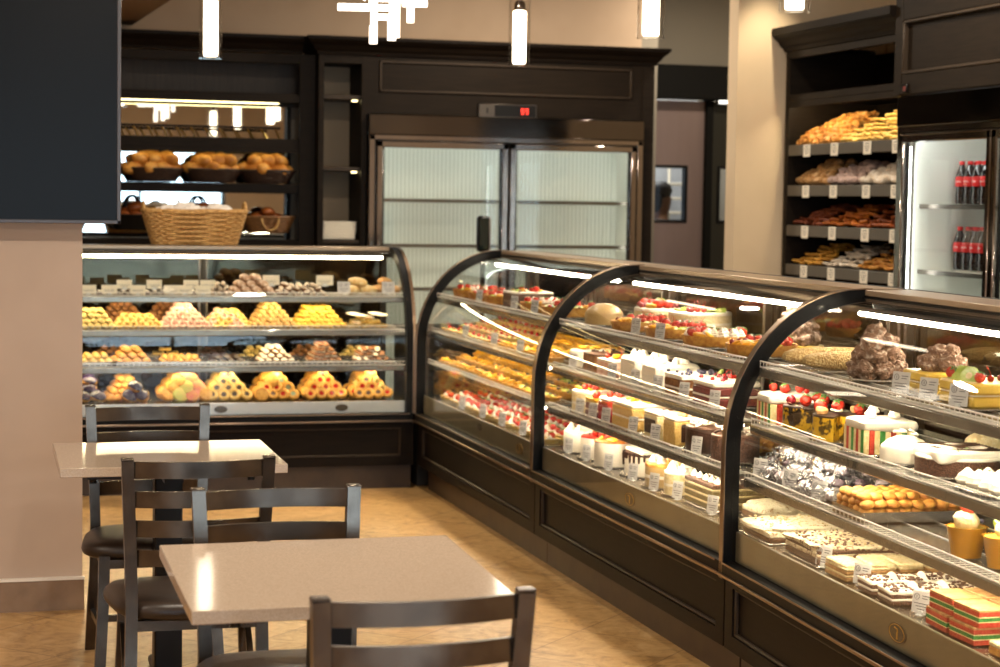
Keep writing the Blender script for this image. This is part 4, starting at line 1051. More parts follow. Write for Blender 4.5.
mound(.53, .30, Z1, 'puff_tower', 'tall dark tower of sugared chocolate puffs on the top shelf of the nearest case', 'puff', ((.028, .06, 7), (.068, .046, 5), (.105, .028, 3), (.134, .008, 1)), .92, board=.083, base=M().lathe([(0, 0), (.045, 0), (.035, .05), (.012, .10), (0, .11)], 16))
b = slab(.16, .16, [(.032, 0), (.003, 1), (.03, 0)], bev=.006)
mound(.985, .29, Z1, 'puff_cake', 'pale yellow cake topped with a mound of dark sugared puffs', 'puff', ((.084, .045, 5), (.112, .022, 3)), .80, base=b, bm=[CUSTARD, CREAM], board=(.18, .18))
cake(FC, 1.29, .275, Z1, 0, 'kiwi_custard_cake', 'pale yellow cake with kiwi and strawberry garnish, right of the puff cake', slab(.20, .18, [(.032, 0), (.003, 1), (.03, 0)], bev=.006), [CUSTARD, CREAM], [('kiwi_slice', -.07+.025*i, -.05, .075, (.8, .3*i, 0), 1.6) for i in range(4)]+[('strawberry', -.09, -.06, .064, (0, .6, 0), 1.2), ('strawberry', .05, -.05, .064), ('cherry', .02, .0, .064), ('grape', .0, .04, .064), ('puff', .07, .05, .09)], board=(.215, .195))
mound(1.62, .30, Z1, 'puff_cake', 'sugared puff cake cut by the right edge of the picture', 'puff2', ((.032, .07, 6), (.072, .045, 4), (.10, .018, 2)), .9, board=.11)
# second shelf
def striped(w, d, h, cols, m=None):
    m = m or M(); n = len(cols)
    for i in range(n): m.box(-w/2, w/2, -d/2+d*i/n, -d/2+d*(i+1)/n-.0004, 0, h, cols[i], bev=.0012)
    return m
st = [0, 1, 0, 2, 0, 1, 0, 2, 0, 1]
for (u, v, w, d, lab, tops) in ((.08, .20, .12, .18, 'red green and cream striped cake at the divider end of the second shelf', scat(['strawberry', 'cherry'], 6, .05, .07, .1, rect=True)),
                               (.80, .19, .14, .15, 'red green and cream striped cake under a thick white cream top, mid second shelf', [('cherry', .0, .05, .108), ('cherry', .02, .045, .107), ('cream_rosette', -.04, .0, .108), ('cream_rosette', .03, -.04, .106), ('cream_rosette', .04, .03, .106)])):
    m = striped(w, d, .075, st[:8] if u < .5 else st[:9])
    for k in range(8): m.box(-w/2+.001+(w-.002)*k/8, -w/2+(w-.002)*(k+1)/8, -d/2-.0025, -d/2-.0005, .001, .074, st[k], bev=.0008)
    pad(w+.014, d+.02, .018, .078, 3, m=m, amp=.15, seed=int(u*10))
    cake(FC, u, v, Z2, 0, 'striped_cake', lab, m, [CREAML, REDL, GREENL, CREAM], tops, board=(w+.03, d+.03))
m = rnd_cake(.082, [(.07, 0), (.006, 1)])
cake(FC, .24, .20, Z2, 0, 'gold_pattern_cake', 'dark glazed round cake with gold marbling and strawberries, farther of the pair', m, [GOLDPAT, CHOC], [('strawberry', .05, -.03, .075, (0, 0, 0), 1.3), ('strawberry', -.03, .05, .075, (.4, 0, 0), 1.3), ('grape', .0, -.06, .077, (0, 0, 0), 1.8), ('strawberry', .03, .04, .075, (.2, .4, 0), 1.3), ('walnut', -.05, -.03, .076), ('white_curl', 0, 0, .076)], board=.09)
def sector(r, h, a0, a1, n=26):
    P = [(0, 0)]+[(r*math.cos(a0+(a1-a0)*i/n), r*math.sin(a0+(a1-a0)*i/n)) for i in range(n+1)]
    return M().prism(P, 0, h, 'z').prism([(x*.99, y*.99) for x, y in P], h, h+.006, 'z', mi=1)
cake(FC, .52, .187, Z2, 0, 'gold_pattern_cake', 'cut dark cake with bright gold marbling, strawberries and nuts, nearer of the pair', sector(.082, .07, R(20), R(325)), [GOLDPAT2, CHOC], [('strawberry', -.03, -.05, .077, (0, 0, 0), 1.4), ('strawberry', -.05, .02, .077, (.3, .3, 0), 1.4), ('walnut', .0, -.06, .077, (0, 0, 0), 1.4), ('walnut', -.02, .06, .077, (0, 0, 0), 1.3), ('strawberry', .03, .05, .077, (0, .5, 0), 1.3), ('white_curl', -.03, 0, .077)], board=.092)
cake(FC, 1.0, .182, Z2, 0, 'white_dome_cake', 'off-white domed cream cake in front of the striped cake', rnd_cake(.07, [(.04, 0)], dome=.032), [CREAM], [('white_curl', .02*k, .01*k, .07) for k in (-1, 1)], board=.078)
m = rnd_cake(.118, [(.042, 1), (.006, 0)]); pad(.20, .20, .02, .046, 0, m=m, amp=.2, seed=9)
for k in range(9): m.tube([(-.09+.02*k+.03*t, -.08+.16*t, .069) for t in (0, .25, .5, .75, 1)], .0018, 5, mi=2)
cake(FC, 1.225, .235, Z2, 0, 'crumb_edge_cake', 'flat white cream cake with a chocolate crumb rim and chocolate lines', m, [CREAM, CRUMBC, CHOC], [('mint_leaf', .1, -.05, .07), ('mint_leaf', .08, -.02, .072)], board=.13)
cake(FC, .98, .50, Z2, 0, 'cream_log', 'pale cream roll at the back of the second shelf of the nearest case', M().sup((0, 0, .04), (.04, .12, .04), e1=.8, e2=.4, nu=22, nv=12), [CREAMY], [('cherry', 0, -.06+.04*k, .078) for k in range(4)], cat='cake roll', board=(.1, .26))
tr = thing('meringue_platter', 'platter of white meringues with green mint leaves at the right end of the second shelf', 'platter', FC.T @ Vector((1.56, .225, Z2+.001)), FC.rz)
M().sup((0, 0, .006), (.14, .13, .006), e1=.4, e2=.5, nu=28, nv=8).obj('platter', SILVB, tr)
MERM = M().lathe([(0, 0), (.026, 0), (.03, .008), (.024, .017), (.024, .02), (.013, .03), (.005, .038), (0, .04)], 20, wave=.1, wn=7, twist=60).mesh('meringue', [CREAM])
for i in range(4):
    for j in range(4):
        put(MERM, 'meringue', FC, 1.56-.095+.062*i, .225-.085+.057*j, Z2+.0135, (0, 0, rnd(0, 6)), rnd(.95, 1.1), 'white piped meringue on the mint-decorated platter, second shelf of the nearest case', 'meringue', 'meringues on the platter')
for i in range(8):
    put(TOP['mint_leaf'], 'mint_leaf', FC, 1.56+rnd(-.1, .1), .225+rnd(-.09, .07), Z2+.052, (rnd(-.3, .3), rnd(-.3, .3), rnd(0, 6)), 1.3, 'green mint leaf on the meringue platter, second shelf of the nearest case', 'mint leaf', 'mint leaves on the platter')
# third shelf
MAD = M().sup((0, 0, .011), (.0195, .0195, .012), nu=16, nv=10, amp=.22, fr=60).mesh('golden_cookie', [GOLDEN])
def tray(F, u, v, z, w, d, h, label, group=None, m_=TRAY):
    m = M(); m.box(-w/2, w/2, -d/2, d/2, 0, .002)
    for q in ((-w/2, -w/2+.002, -d/2, d/2), (w/2-.002, w/2, -d/2, d/2), (-w/2, w/2, -d/2, -d/2+.002), (-w/2, w/2, d/2-.002, d/2)): m.box(q[0], q[1], q[2], q[3], 0, h)
    T = F.T @ Matrix.Translation((u, v, z))
    o = m.obj('baking_tray', m_); o.location = T.to_translation(); o.rotation_euler = (0, 0, F.rz)
    return tag(o, label, 'tray', group)
tray(FC, .86, .245, Z3+.001, .22, .345, .030, 'steel tray under the stacked golden cookies on the third shelf of the nearest case')
for L in range(3):
    for i in range(5-(L > 1)):
        for j in range(9):
            put(MAD, 'golden_cookie', FC, .78+.041*i+.01*L, .245-.150+.0375*j, Z3+.020+.019*L, (rnd(-.2, .2), rnd(-.2, .2), rnd(-.3, .3)), rnd(1.0, 1.12), 'golden ridged cookie stacked in rows on the steel tray, third shelf of the nearest case', 'cookie', 'golden cookies stacked on the tray')
for L in range(2):
    for i in range(4):
        for j in range(6):
            put(MAD, 'golden_cookie', FB, 1.55+.042*i, .30+.042*j, Z3+.002+.02*L, (rnd(-.2, .2), rnd(-.2, .2), rnd(-.3, .3)), 1, 'golden cookie in the far stack seen beyond the case divider, third shelf', 'cookie', 'golden cookies beyond the divider')
# wrapped sweets
WR = M().sup((0, 0, .02), (.034, .031, .024), nu=18, nv=11, amp=.6, fr=60).mesh('wrapper', [CELLO])
def wrapped(mm_):
    r = bpy.data.objects.new('wrapped_sweet', None)
    c = M().sup((0, 0, .019), (.023, .021, .015), nu=12, nv=8, amp=.25, fr=60); c.obj('sweet', mm_, r)
    w = bpy.data.objects.new('wrapper', WR); COL.objects.link(w); w.parent = r
    t_ = M()
    for sx in (-1, 1):
        P = [(sx*(.028+.018*k/3), (.004+.012*k/3)*math.cos(j*1.2), .02+(.004+.012*k/3)*math.sin(j*1.2+k)) for k in range(4) for j in range(6)]
        t_.add(P, [(k*6+j, k*6+(j+1) % 6, (k+1)*6+(j+1) % 6, (k+1)*6+j) for k in range(3) for j in range(6)])
    t_.obj('wrapper_end', CELLO, r)
    return r
MIXD = fm('mixed_sprinkle', '#5a4550', '#c9a23a', sc=120, lo=.5, hi=.56); PALEW = fm('pale_sweet', '#b9aab0', '#e6dada', sc=60)
W1, W2, W3 = wrapped(TRUF), wrapped(MIXD), wrapped(PALEW)
n = 0
for L in range(3):
    for i in range(11-L):
        for j in range(4-L):
            w, nm = random.choice(((W1, 'dark'), (W2, 'speckled'), (W3, 'pale'), (W3, 'pale'), (W3, 'pale')))
            put(w, 'wrapped_sweet', FC, .07+.058*i+.02*L+rnd(-.01, .01), .118+.075*j+.03*L+rnd(-.01, .01), Z3+.009+.03*L, (rnd(-.25, .25), rnd(-.25, .25), rnd(0, 6)), rnd(.95, 1.15), nm+' sweet in crinkled clear wrapping heaped on the third shelf of the nearest case', 'sweet', nm+' wrapped sweets'); n += 1
def cup(u, v, rz, label):
    T = FC.T @ Vector((u, v, Z3+.002))
    t = thing('trifle_cup', label, 'dessert', T, rz, None)
    M().lathe([(0, 0), (.038, 0), (.052, .075), (.054, .078), (.05, .078), (.037, .004), (0, .004)], 28).obj('cup', mat('amber_cup', '#b07a24', rough=.15), t)
    M().lathe([(0, .07), (.048, .07), (.047, .076), (0, .079)], 24).obj('custard', CUSTARD, t)
    m = M().sup((-.012, -.01, .095), (.034, .032, .026), nu=16, nv=10, amp=.25, fr=45); m.obj('whipped_cream', CREAMY, t)
    part(t, TOP['strawberry'], 'strawberry', -.018, -.01, .112, (.3, .2, 0), 1.35)
    part(t, TOP['kiwi_slice'], 'kiwi_slice', .02, .012, .095, (1.1, .3, 0), 1.2); part(t, TOP['blueberry'], 'blueberry', .03, -.02, .085)
    return t
cup(1.48, .135, .3, 'dessert cup with whipped cream and a strawberry, at the right end of the third shelf')
cup(1.63, .16, 1.3, 'dessert cup of custard cut by the picture edge, right of the strawberry cup')
# bottom deck
def crumbs(m, w, d, z, n, mi, seed=1):
    rs = random.Random(seed)
    for i in range(n):
        x, y = rs.uniform(-w/2, w/2), rs.uniform(-d/2, d/2); s = rs.uniform(.003, .007)
        m.sup((x, y, z+s*.3), (s, s*.8, s*.6), nu=6, nv=4, mi=mi)
    return m
m = slab(.24, .36, [(.016, 0), (.018, 1)]); pad(.24, .36, .014, .034, 1, m=m, amp=.3, fr=16, seed=2); crumbs(m, .22, .34, .05, 150, 2)
cake(FC, .155, .245, Z0, 0, 'crumb_slab_cake', 'pale-crumbed cream slab cake with a brown base, at the divider end of the bottom deck', m, [CHOCM, CRUMBW, CREAMY], [], board=(.26, .38))
m = slab(.27, .34, [(.02, 0), (.014, 1), (.01, 0)]); pad(.27, .34, .012, .045, 1, m=m, amp=.35, fr=18, seed=3); crumbs(m, .25, .32, .058, 170, 0, 2); crumbs(m, .25, .32, .058, 110, 2, 5)
cake(FC, .52, .245, Z0, 0, 'chocolate_crumb_slab', 'cream slab strewn with brown crumbs, second from the divider on the bottom deck', m, [CRUMBC, CRUMBB, CREAMY], [], board=(.29, .36))
for j in range(4):
    m = slab(.155, .075, [(.012, 0), (.008, 1), (.012, 0), (.008, 1)]); pad(.155, .075, .008, .04, 1, m=m, amp=.2, seed=j)
    cake(FC, .80, .105+.085*j, Z0, R(rnd(-3, 3)), 'cream_slice', 'cream layered pastry slice in the row between the crumb slab and the chocolate slices', m, [TAN, CREAMY], [], cat='pastry', group='cream layered slices')
for i in range(2):
    for j in range(4):
        m = slab(.10, .075, [(.012, 0), (.008, 1), (.012, 0)]); pad(.1, .075, .008, .032, 1, m=m, amp=.25, seed=j+7); crumbs(m, .095, .07, .04, 55, 0, 20+4*i+j)
        r = cake(FC, 1.02+.135*i, .10+.088*j, Z0, R(rnd(-4, 4)), 'chocolate_slice', 'chocolate crumb slice in a white paper liner behind the two right-hand price cards', m, [CRUMBC, CREAM], [], cat='pastry', group='chocolate crumb slices')
        l = M(); n_ = 14; lo = []; hi = []
        for k in range(n_+1):
            t = -1+2*k/n_
            lo.append((.055*t, .04, .0)); hi.append((.058*t, .046, .022+.034*(1-t*t)))
        l.strip(lo, hi); l.strip([(x, y+.0012, z) for x, y, z in hi], [(x, y+.0012, z) for x, y, z in lo]); l.strip(hi, [(x, y+.0012, z) for x, y, z in hi])
        l.obj('paper_liner', WHITE, r)
for i in range(2):
    for j in range(4):
        for L in range(2):
            m = slab(.125, .085, [(.013, 0), (.003, 1), (.010, 2), (.003, 1), (.012, 0), (.006, 3)], bev=.001)
            u = 1.47+.14*i+.01*L
            cake(FC, u, .105+.094*j+.006*L, Z0+.001+.0455*L, R(rnd(-3, 3)), 'striped_wafer_slice', 'red green and cream layered wafer slice stacked at the right end of the bottom deck', m, [REDL, CREAML, GREENL, TAN], [], cat='pastry', group='striped wafer slices')
for j in range(5):
    m = slab(.10, .06, [(.02, 0), (.012, 1)])
    cake(FC, 1.79, .10+.075*j, Z0, 0, 'golden_slice', 'golden pastry slice beyond the striped wafers at the picture edge', m, [GOLDEN, CREAMY], [], cat='pastry', group='golden slices')

# ------------------------------------------------------------------ farthest case of the row: fruit tarts
TL = {}
def tartlet(key, crust, fill, tops):
    r = bpy.data.objects.new('tartlet', None)
    M().lathe([(0, 0), (.03, 0), (.04, .018), (.042, .021), (.038, .020), (.036, .016, 1), (.02, .02, 1), (0, .021, 1)], 18, wave=.03, wn=18).obj('crust', [crust, fill], r)
    for tt in tops: part(r, TOP[tt[0]], NAMES.get(tt[0], tt[0]), tt[1], tt[2], tt[3], (.2, .3, tt[1]*90), tt[4] if len(tt) > 4 else 1)
    TL[key] = r
tartlet('straw', YELP, CREAM, [('strawberry', -.008, 0, .018, 1.1), ('cream_rosette', .015, .01, .018, .8)])
tartlet('mango', YEL, CUSTARD, [('mango_slice', -.005, .008, .019, 1.2), ('mango_slice', .005, -.01, .019, 1.2)])
tartlet('pink', YELP, PINK, [('cherry', 0, 0, .019, 1.1), ('kiwi_slice', .014, .0, .021, .8)])
tartlet('gold', GOLDEN, YELF, [('kiwi_slice', 0, 0, .02, 1.0), ('blueberry', .014, .012, .019)])
def grid(key, name, u0, u1, nu, v0, nv, z, lab, group, tilt=.0, step=0):
    for i in range(nu):
        for j in range(nv):
            put(TL[key], name, FA, u0+(u1-u0)*i/max(1, nu-1)+rnd(-.004, .004), v0+.095*j, z+step*j, (tilt, 0, rnd(0, 6)), rnd(.95, 1.05), lab, 'tart', group)
grid('straw', 'strawberry_tartlet', .25, 2.12, 20, .125, 4, Z0+.001, 'white cream tartlet with a strawberry on the bottom deck of the farthest long-row case', 'strawberry tartlets')
grid('mango', 'mango_tartlet', .20, 1.55, 14, .125, 4, Z3+.001, 'yellow mango tartlet on the third shelf of the farthest long-row case', 'mango tartlets', step=.02)
grid('gold', 'kiwi_tartlet', 1.66, 2.12, 6, .125, 4, Z3+.001, 'golden kiwi tartlet at the near end of the third shelf of the farthest long-row case', 'kiwi tartlets', step=.015)
grid('pink', 'cherry_tartlet', .20, 1.2, 11, .14, 4, Z2+.001, 'pink cherry tartlet on the second shelf of the farthest long-row case', 'cherry tartlets', step=.015)
grid('mango', 'mango_tartlet', 1.32, 2.12, 9, .14, 4, Z2+.001, 'yellow mango tartlet on the second shelf of the farthest long-row case', 'mango tartlets on the second shelf', step=.012)
for i, u in enumerate((.28, .60, .92, 1.24, 1.56, 1.90)):
    w = ('first', 'second', 'third', 'fourth', 'fifth', 'sixth')[i]
    if i in (3, ):
        cake(FA, u, .27, Z1, 0, 'dark_block_cake', 'dark chocolate block cake with fruit among the tarts of the top shelf, farthest long-row case', slab(.2, .2, [(.07, 0), (.01, 1)]), [CHOCM, CREAM], scat(fruit, 14, .08, .08, .077, rect=True), board=(.22, .22))
    else:
        cake(FA, u, .27, Z1, 0, 'fruit_tart', w+' fruit tart from the corner on the top shelf of the farthest long-row case', tart(.13, .04), [GOLDEN, CREAM], scat(fruit if i % 2 else ['strawberry', 'cream_rosette', 'mango_slice', 'kiwi_slice'], 26, .11, .11, .036, 1.1), cat='tart', board=.14, bodyname='crust')

# ------------------------------------------------------------------ left case: heaps of biscuits
CK = {}
def dotted(r, h, a, b): return M().lathe([(0, 0), (r*.93, 0), (r, h*.25), (r*.99, h*.6), (r*.8, h*.95), (r*.45, h), (r*.4, h*.85, 1), (0, h*.9, 1)], 18).mesh('cookie', [a, b])
CK['button'] = dotted(.036, .02, YELP, CHOC); CK['jam'] = dotted(.034, .02, YEL, REDJ); CK['choc'] = dotted(.034, .02, YEL, CHOCM)
CK['pista'] = dotted(.034, .02, YEL, mat('pistachio_paste', '#8fa07a', rough=.5)); CK['pinkr'] = disc(.042, .024).mesh('cookie', [PINKB]); CK['greenr'] = disc(.042, .024).mesh('cookie', [GREENB]); CK['yelr'] = disc(.042, .024).mesh('cookie', [YEL])
CK['glaze'] = M().sup((0, 0, .02), (.05, .045, .024), nu=16, nv=10, amp=.3, fr=30, mi=0).sup((0, -.003, .03), (.046, .042, .022), nu=16, nv=10, amp=.35, fr=30, mi=1).mesh('glazed_bun', [GOLDEN, PURP])
CK['orange'] = M().sup((0, 0, .016), (.03, .026, .018), nu=12, nv=8, amp=.4, fr=45).mesh('crumb_bun', [GOLDEN])
CK['ball'] = M().sup((0, 0, .014), (.02, .02, .016), nu=12, nv=8, amp=.15, fr=45).mesh('butter_ball', [YELP])
CK['chip'] = M().sup((0, 0, .012), (.022, .02, .014), nu=12, nv=8, amp=.35, fr=60).mesh('cookie', [fm('choc_chip', '#dcbf6e', '#4a3018', sc=90, lo=.56, hi=.6)])
CK['ringy'] = ring(.024, .014).mesh('ring_cookie', [YELP]); CK['ringp'] = ring(.024, .014).mesh('ring_cookie', [PINK]); CK['brownb'] = M().sup((0, 0, .014), (.022, .022, .017), nu=11, nv=8, amp=.35, fr=50).mesh('brown_cookie', [BROWN])
CK['crunch'] = M().sup((0, 0, .014), (.021, .021, .016), nu=11, nv=8, amp=.55, fr=80).mesh('crunchy_cookie', [fm('almond_crunch', '#e0bd72', '#a8742e', sc=110)])
CK['bright'] = M().sup((0, 0, .013), (.022, .02, .015), nu=11, nv=8, amp=.5, fr=80).mesh('butter_cookie', [fm('bright_butter', '#efc452', '#dca428', sc=90)])
CK['strip'] = M().box(-.035, .035, -.012, .012, 0, .014, 0, bev=.004).box(-.033, .033, -.011, .011, .0142, .019, 1, bev=.002).mesh('seeded_bar', [YELP, fm('seed_top', '#2c2416', '#c9a850', sc=140)])
CK['fing'] = finger(.075, .026, .022).mesh('butter_finger', [YEL]); CK['dark'] = M().sup((0, 0, .012), (.024, .03, .013), nu=12, nv=8, amp=.2, fr=50).mesh('chocolate_cookie', [CHOC])
CK['dust'] = M().sup((0, 0, .012), (.02, .032, .013), nu=12, nv=8, amp=.2, fr=50, mi=0).sup((0, 0, .017), (.018, .029, .010), nu=12, nv=8, amp=.25, fr=50, mi=1).mesh('dusted_cookie', [BROWN, WHITEP])
CK['sand'] = M().box(-.016, .016, -.03, .03, 0, .009, 0, bev=.003).box(-.015, .015, -.029, .029, .0092, .016, 1, bev=.002).box(-.016, .016, -.03, .03, .0162, .025, 0, bev=.003).mesh('sandwich_cookie', [BROWN, CREAM])
CK['petit'] = M().box(-.014, .014, -.014, .014, 0, .016, 0, bev=.004).box(-.009, .009, -.009, .009, .0162, .02, 1, bev=.002).mesh('petit_four', [CHOC, CREAM])
CK['bisc'] = M().box(-.012, .012, -.045, .045, 0, .02, 0, bev=.006).mesh('biscotti', [fm('biscotti_mat', '#d8c4ab', '#3a2a24', sc=30, lo=.54, hi=.6)])
CK['choux'] = M().sup((0, 0, .022), (.038, .03, .024), nu=13, nv=9, amp=.3, fr=35).mesh('choux_bun', [TAN]); CK['chouxp'] = M().sup((0, 0, .02), (.032, .028, .022), nu=13, nv=9, amp=.35, fr=40).mesh('dusted_bun', [fm('dusted_brown', '#a87850', '#d9c0a8', sc=50)])
CK['roul'] = M().sup((0, 0, .025), (.05, .028, .026), nu=14, nv=9, amp=.2, fr=30).mesh('cream_horn', [fm('pale_bake', '#d9b06a', '#e8cf9a', sc=40)])
def heap(keys, name, u, v, z, nu, nl, rows, dx, dz, dv, tilt, label, cat, group, lift=.0, s=1.):
    n = 0
    for r in range(rows):
        for k in range(nl):
            c = max(1, nu-k)
            for i in range(c):
                q = random.choice(keys) if not callable(keys) else keys(i, k, c)
                put(CK[q], name, FL, u+(i-(c-1)/2)*dx+rnd(-.003, .003), v+r*dv+k*dv*.3, z+.003+lift+k*dz+rnd(0, .003), (tilt+rnd(-.12, .12), rnd(-.12, .12), rnd(-.4, .4)), s*rnd(.96, 1.05), label, cat, group); n += 1
ZL0, ZL3, ZL2, ZL1 = .4885, .6895, .8855, 1.0655
E5 = 'bottom level, back-left case'
heap(['glaze'], 'glazed_bun', .43, .15, ZL0, 2, 3, 3, .075, .04, .09, .5, 'dark purple glazed bun in the heap at the left wall end, '+E5, 'bun', 'purple glazed buns', lift=.015, s=.95)
heap(['orange'], 'crumb_bun', .625, .18, ZL0, 5, 4, 3, .044, .03, .08, .4, 'orange-gold crumb bun in the second heap from the wall, '+E5, 'bun', 'orange crumb buns', lift=.005)
heap(['glaze'], 'glazed_bun', .665, .115, ZL0, 2, 2, 1, .075, .045, .07, .6, 'purple glazed bun in front of the orange crumb buns, '+E5, 'bun', 'purple glazed buns by the orange heap', lift=.02, s=.9)
heap(lambda i, k, c: 'pinkr' if (k >= 1 and i == c-1) or (k == 0 and i == 2) else ('greenr' if (k == 1 and i == 1) or (k == 0 and i == 1) else 'yelr'), 'pastel_cookie', .935, .115, ZL0, 4, 4, 4, .068, .036, .085, .95, 'large round pastel-tinted cookie in the pink, green and yellow heap, '+E5, 'cookie', 'pastel round cookies', lift=.032)
heap(['button'], 'button_cookie', 1.165, .115, ZL0, 4, 4, 4, .06, .033, .085, 1.0, 'pale yellow dark-centred cookie in the heap left of mid case, '+E5, 'cookie', 'dark-centred yellow cookies', lift=.03)
heap(lambda i, k, c: 'pista' if i == c-1 else random.choice(['jam', 'choc', 'yelr']), 'thumbprint_cookie', 1.43, .11, ZL0, 4, 4, 4, .058, .034, .085, 1.0, 'thumbprint cookie in the mixed greenish-filled heap, third from the right, '+E5, 'cookie', 'mixed thumbprint cookies', lift=.03)
heap(['jam'], 'jam_cookie', 1.695, .115, ZL0, 4, 4, 4, .058, .034, .085, 1.0, 'yellow cookie with a red jam centre, second heap from the right, '+E5, 'cookie', 'red jam cookies', lift=.03)
heap(['choc', 'jam', 'chip'], 'drizzled_cookie', 1.96, .115, ZL0, 4, 4, 4, .055, .034, .085, 1.0, 'yellow cookie with a brown centre, rightmost heap, '+E5, 'cookie', 'brown-centred yellow cookies', lift=.03)
E2 = 'second level, back-left case'
heap(['chip'], 'chip_cookie', .45, .12, ZL2, 6, 4, 3, .036, .026, .06, .4, 'yellow cookie with chocolate chips, heap beside the left wall, '+E2, 'cookie', 'chocolate chip cookies')
heap(['brownb'], 'brown_cookie', .61, .30, ZL2, 7, 5, 2, .04, .026, .06, .3, 'dark brown cookie in the high rear heap behind the yellow rings, '+E2, 'cookie', 'dark brown cookies')
heap(['ringy'], 'ring_cookie', .68, .13, ZL2, 6, 3, 3, .042, .02, .06, .8, 'pale yellow ring cookie in the low front heap, '+E2, 'cookie', 'yellow ring cookies', lift=.012)
heap(['brownb'], 'brown_cookie', .86, .32, ZL2, 7, 5, 2, .04, .026, .06, .3, 'dark brown cookie in the rear heap behind the pink rings, '+E2, 'cookie', 'dark brown cookies behind the pink rings')
heap(['ringp'], 'ring_cookie', .93, .14, ZL2, 6, 5, 3, .044, .024, .06, .8, 'pink iced ring cookie in the tall pink heap, '+E2, 'cookie', 'pink ring cookies', lift=.012)
heap(['ringp', 'ringy'], 'ring_cookie', 1.165, .14, ZL2, 6, 4, 3, .042, .022, .06, .8, 'pinkish-white ring cookie right of the tall pink heap, '+E2, 'cookie', 'pinkish-white ring cookies', lift=.012)
heap(['crunch'], 'crunchy_cookie', 1.41, .14, ZL2, 7, 6, 3, .037, .022, .07, .3, 'almond crunch cookie in the tall knobbly heap, '+E2, 'cookie', 'almond crunch cookies')
heap(['bright'], 'butter_cookie', 1.67, .14, ZL2, 8, 5, 3, .036, .022, .07, .3, 'bright yellow butter cookie in the broad heap, '+E2, 'cookie', 'bright butter cookies')
heap(['strip'], 'seeded_bar', 1.93, .13, ZL2, 3, 3, 3, .078, .021, .06, .15, 'seed-topped yellow bar in the rightmost pile, '+E2, 'bar', 'seeded bars')
for i, u in enumerate((1.87, 2.0)):
    o = M().sup((0, 0, .004), (.06, .035, .006), nu=18, nv=6, amp=.4, fr=40).obj('paper_doily', WHITE, loc=FL.T @ Vector((u, .16+.03*i, ZL2+.072)), rot=(.2, .1, .3))
    tag(o, 'white paper doily lying on the seeded bars, '+('left' if i == 0 else 'right')+' one', 'doily', 'doilies on the seeded bars')
E3 = 'third level, back-left case'
trs = ((.44, ['ball'], 'butter_ball', 5, 2, 3, .042, .026, 'pale butter ball on the tray beside the left wall', 'biscuit'), (.65, ['orange'], 'crumb_bun', 4, 3, 3, .05, .028, 'orange-gold crumb bun heaped on the second tray from the wall', 'bun'),
       (.905, ['fing'], 'butter_finger', 7, 2, 2, .031, .02, 'golden butter finger laid in rows on the third tray', 'biscuit'), (1.155, ['dark'], 'chocolate_cookie', 4, 2, 2, .047, .02, 'dark chocolate cookie on the middle tray', 'cookie'),
       (1.42, ['dust'], 'dusted_cookie', 5, 4, 2, .042, .022, 'white-dusted brown cookie on the third tray from the right', 'cookie'), (1.69, ['sand'], 'sandwich_cookie', 5, 4, 2, .036, .026, 'brown and white sandwich cookie stacked second tray from the right', 'cookie'),
       (1.955, ['dust', 'sand'], 'mixed_cookie', 5, 3, 2, .04, .026, 'brown and white cookie on the rightmost tray', 'cookie'))
for i, (u, ks, nme, nu, nl, rows, dx, dz, lab, cat) in enumerate(trs):
    tray(FL, u, .22, ZL3+.001, .245, .29, .024, 'steel baking tray on the third level under the '+nme.replace('_', ' ')+'s, back-left case', None)
    heap(ks, nme, u, .12, ZL3+.004, nu, nl, rows, dx, dz, .075, .25, lab+', '+E3, cat, lab.split(' on ')[0]+' tray')
for i, (u, ks, lab) in enumerate(((.55, 'brownb', 'dark brown cookie'), (.86, 'strip', 'seeded bar'), (1.12, 'dark', 'dark chocolate cookie'), (1.36, 'chip', 'speckled cookie'), (1.64, 'brownb', 'dark brown cookie'), (1.93, 'chip', 'speckled cookie'))):
    tray(FL, u, .49, ZL3+.001, .24, .22, .024, 'steel baking tray in the rear row of the third level, place %s from the wall' % ('first', 'second', 'third', 'fourth', 'fifth', 'sixth')[i], None)
    heap([ks], ks == 'strip' and 'seeded_bar' or 'cookie', u, .44, ZL3+.004, 4 if ks != 'strip' else 3, 3, 1, .05 if ks != 'strip' else .075, .022, .07, .2, lab+' on the %s rear tray, ' % ('first', 'second', 'third', 'fourth', 'fifth', 'sixth')[i]+E3, 'cookie', lab+' rear tray %s' % 'abcdef'[i])
E1 = 'top level, back-left case'
for i in range(16):
    for j in range(3):
        put(CK['petit'], 'petit_four', FL, .40+.042*i, .20+.05*j, ZL1+.002, (0, 0, rnd(-.3, .3)), 1, 'tiny dark petit four among the price cards, '+E1, 'petit four', 'dark petits fours')
heap(['bisc'], 'biscotti', 1.13, .20, ZL1, 4, 3, 1, .03, .022, .05, .1, 'speckled biscotti stack at mid shelf, '+E1, 'biscotti', 'speckled biscotti')
heap(['chouxp'], 'dusted_bun', 1.30, .20, ZL1, 4, 3, 2, .062, .034, .07, .2, 'brown dusted bun in the heap right of mid shelf, '+E1, 'bun', 'brown dusted buns')
heap(['bisc', 'dust'], 'biscotti', 1.56, .18, ZL1, 7, 3, 1, .04, .02, .05, .2, 'white and dark biscotti in the loose pile, '+E1, 'biscotti', 'white and dark biscotti')
heap(['roul'], 'cream_horn', 1.90, .20, ZL1, 2, 2, 2, .10, .042, .08, .1, 'pale golden cream horn at the right end, '+E1, 'pastry', 'cream horns')
heap(['choux'], 'choux_bun', 2.09, .34, ZL1, 2, 2, 2, .07, .04, .08, .1, 'tan choux bun beside the end glass, '+E1, 'bun', 'choux buns')

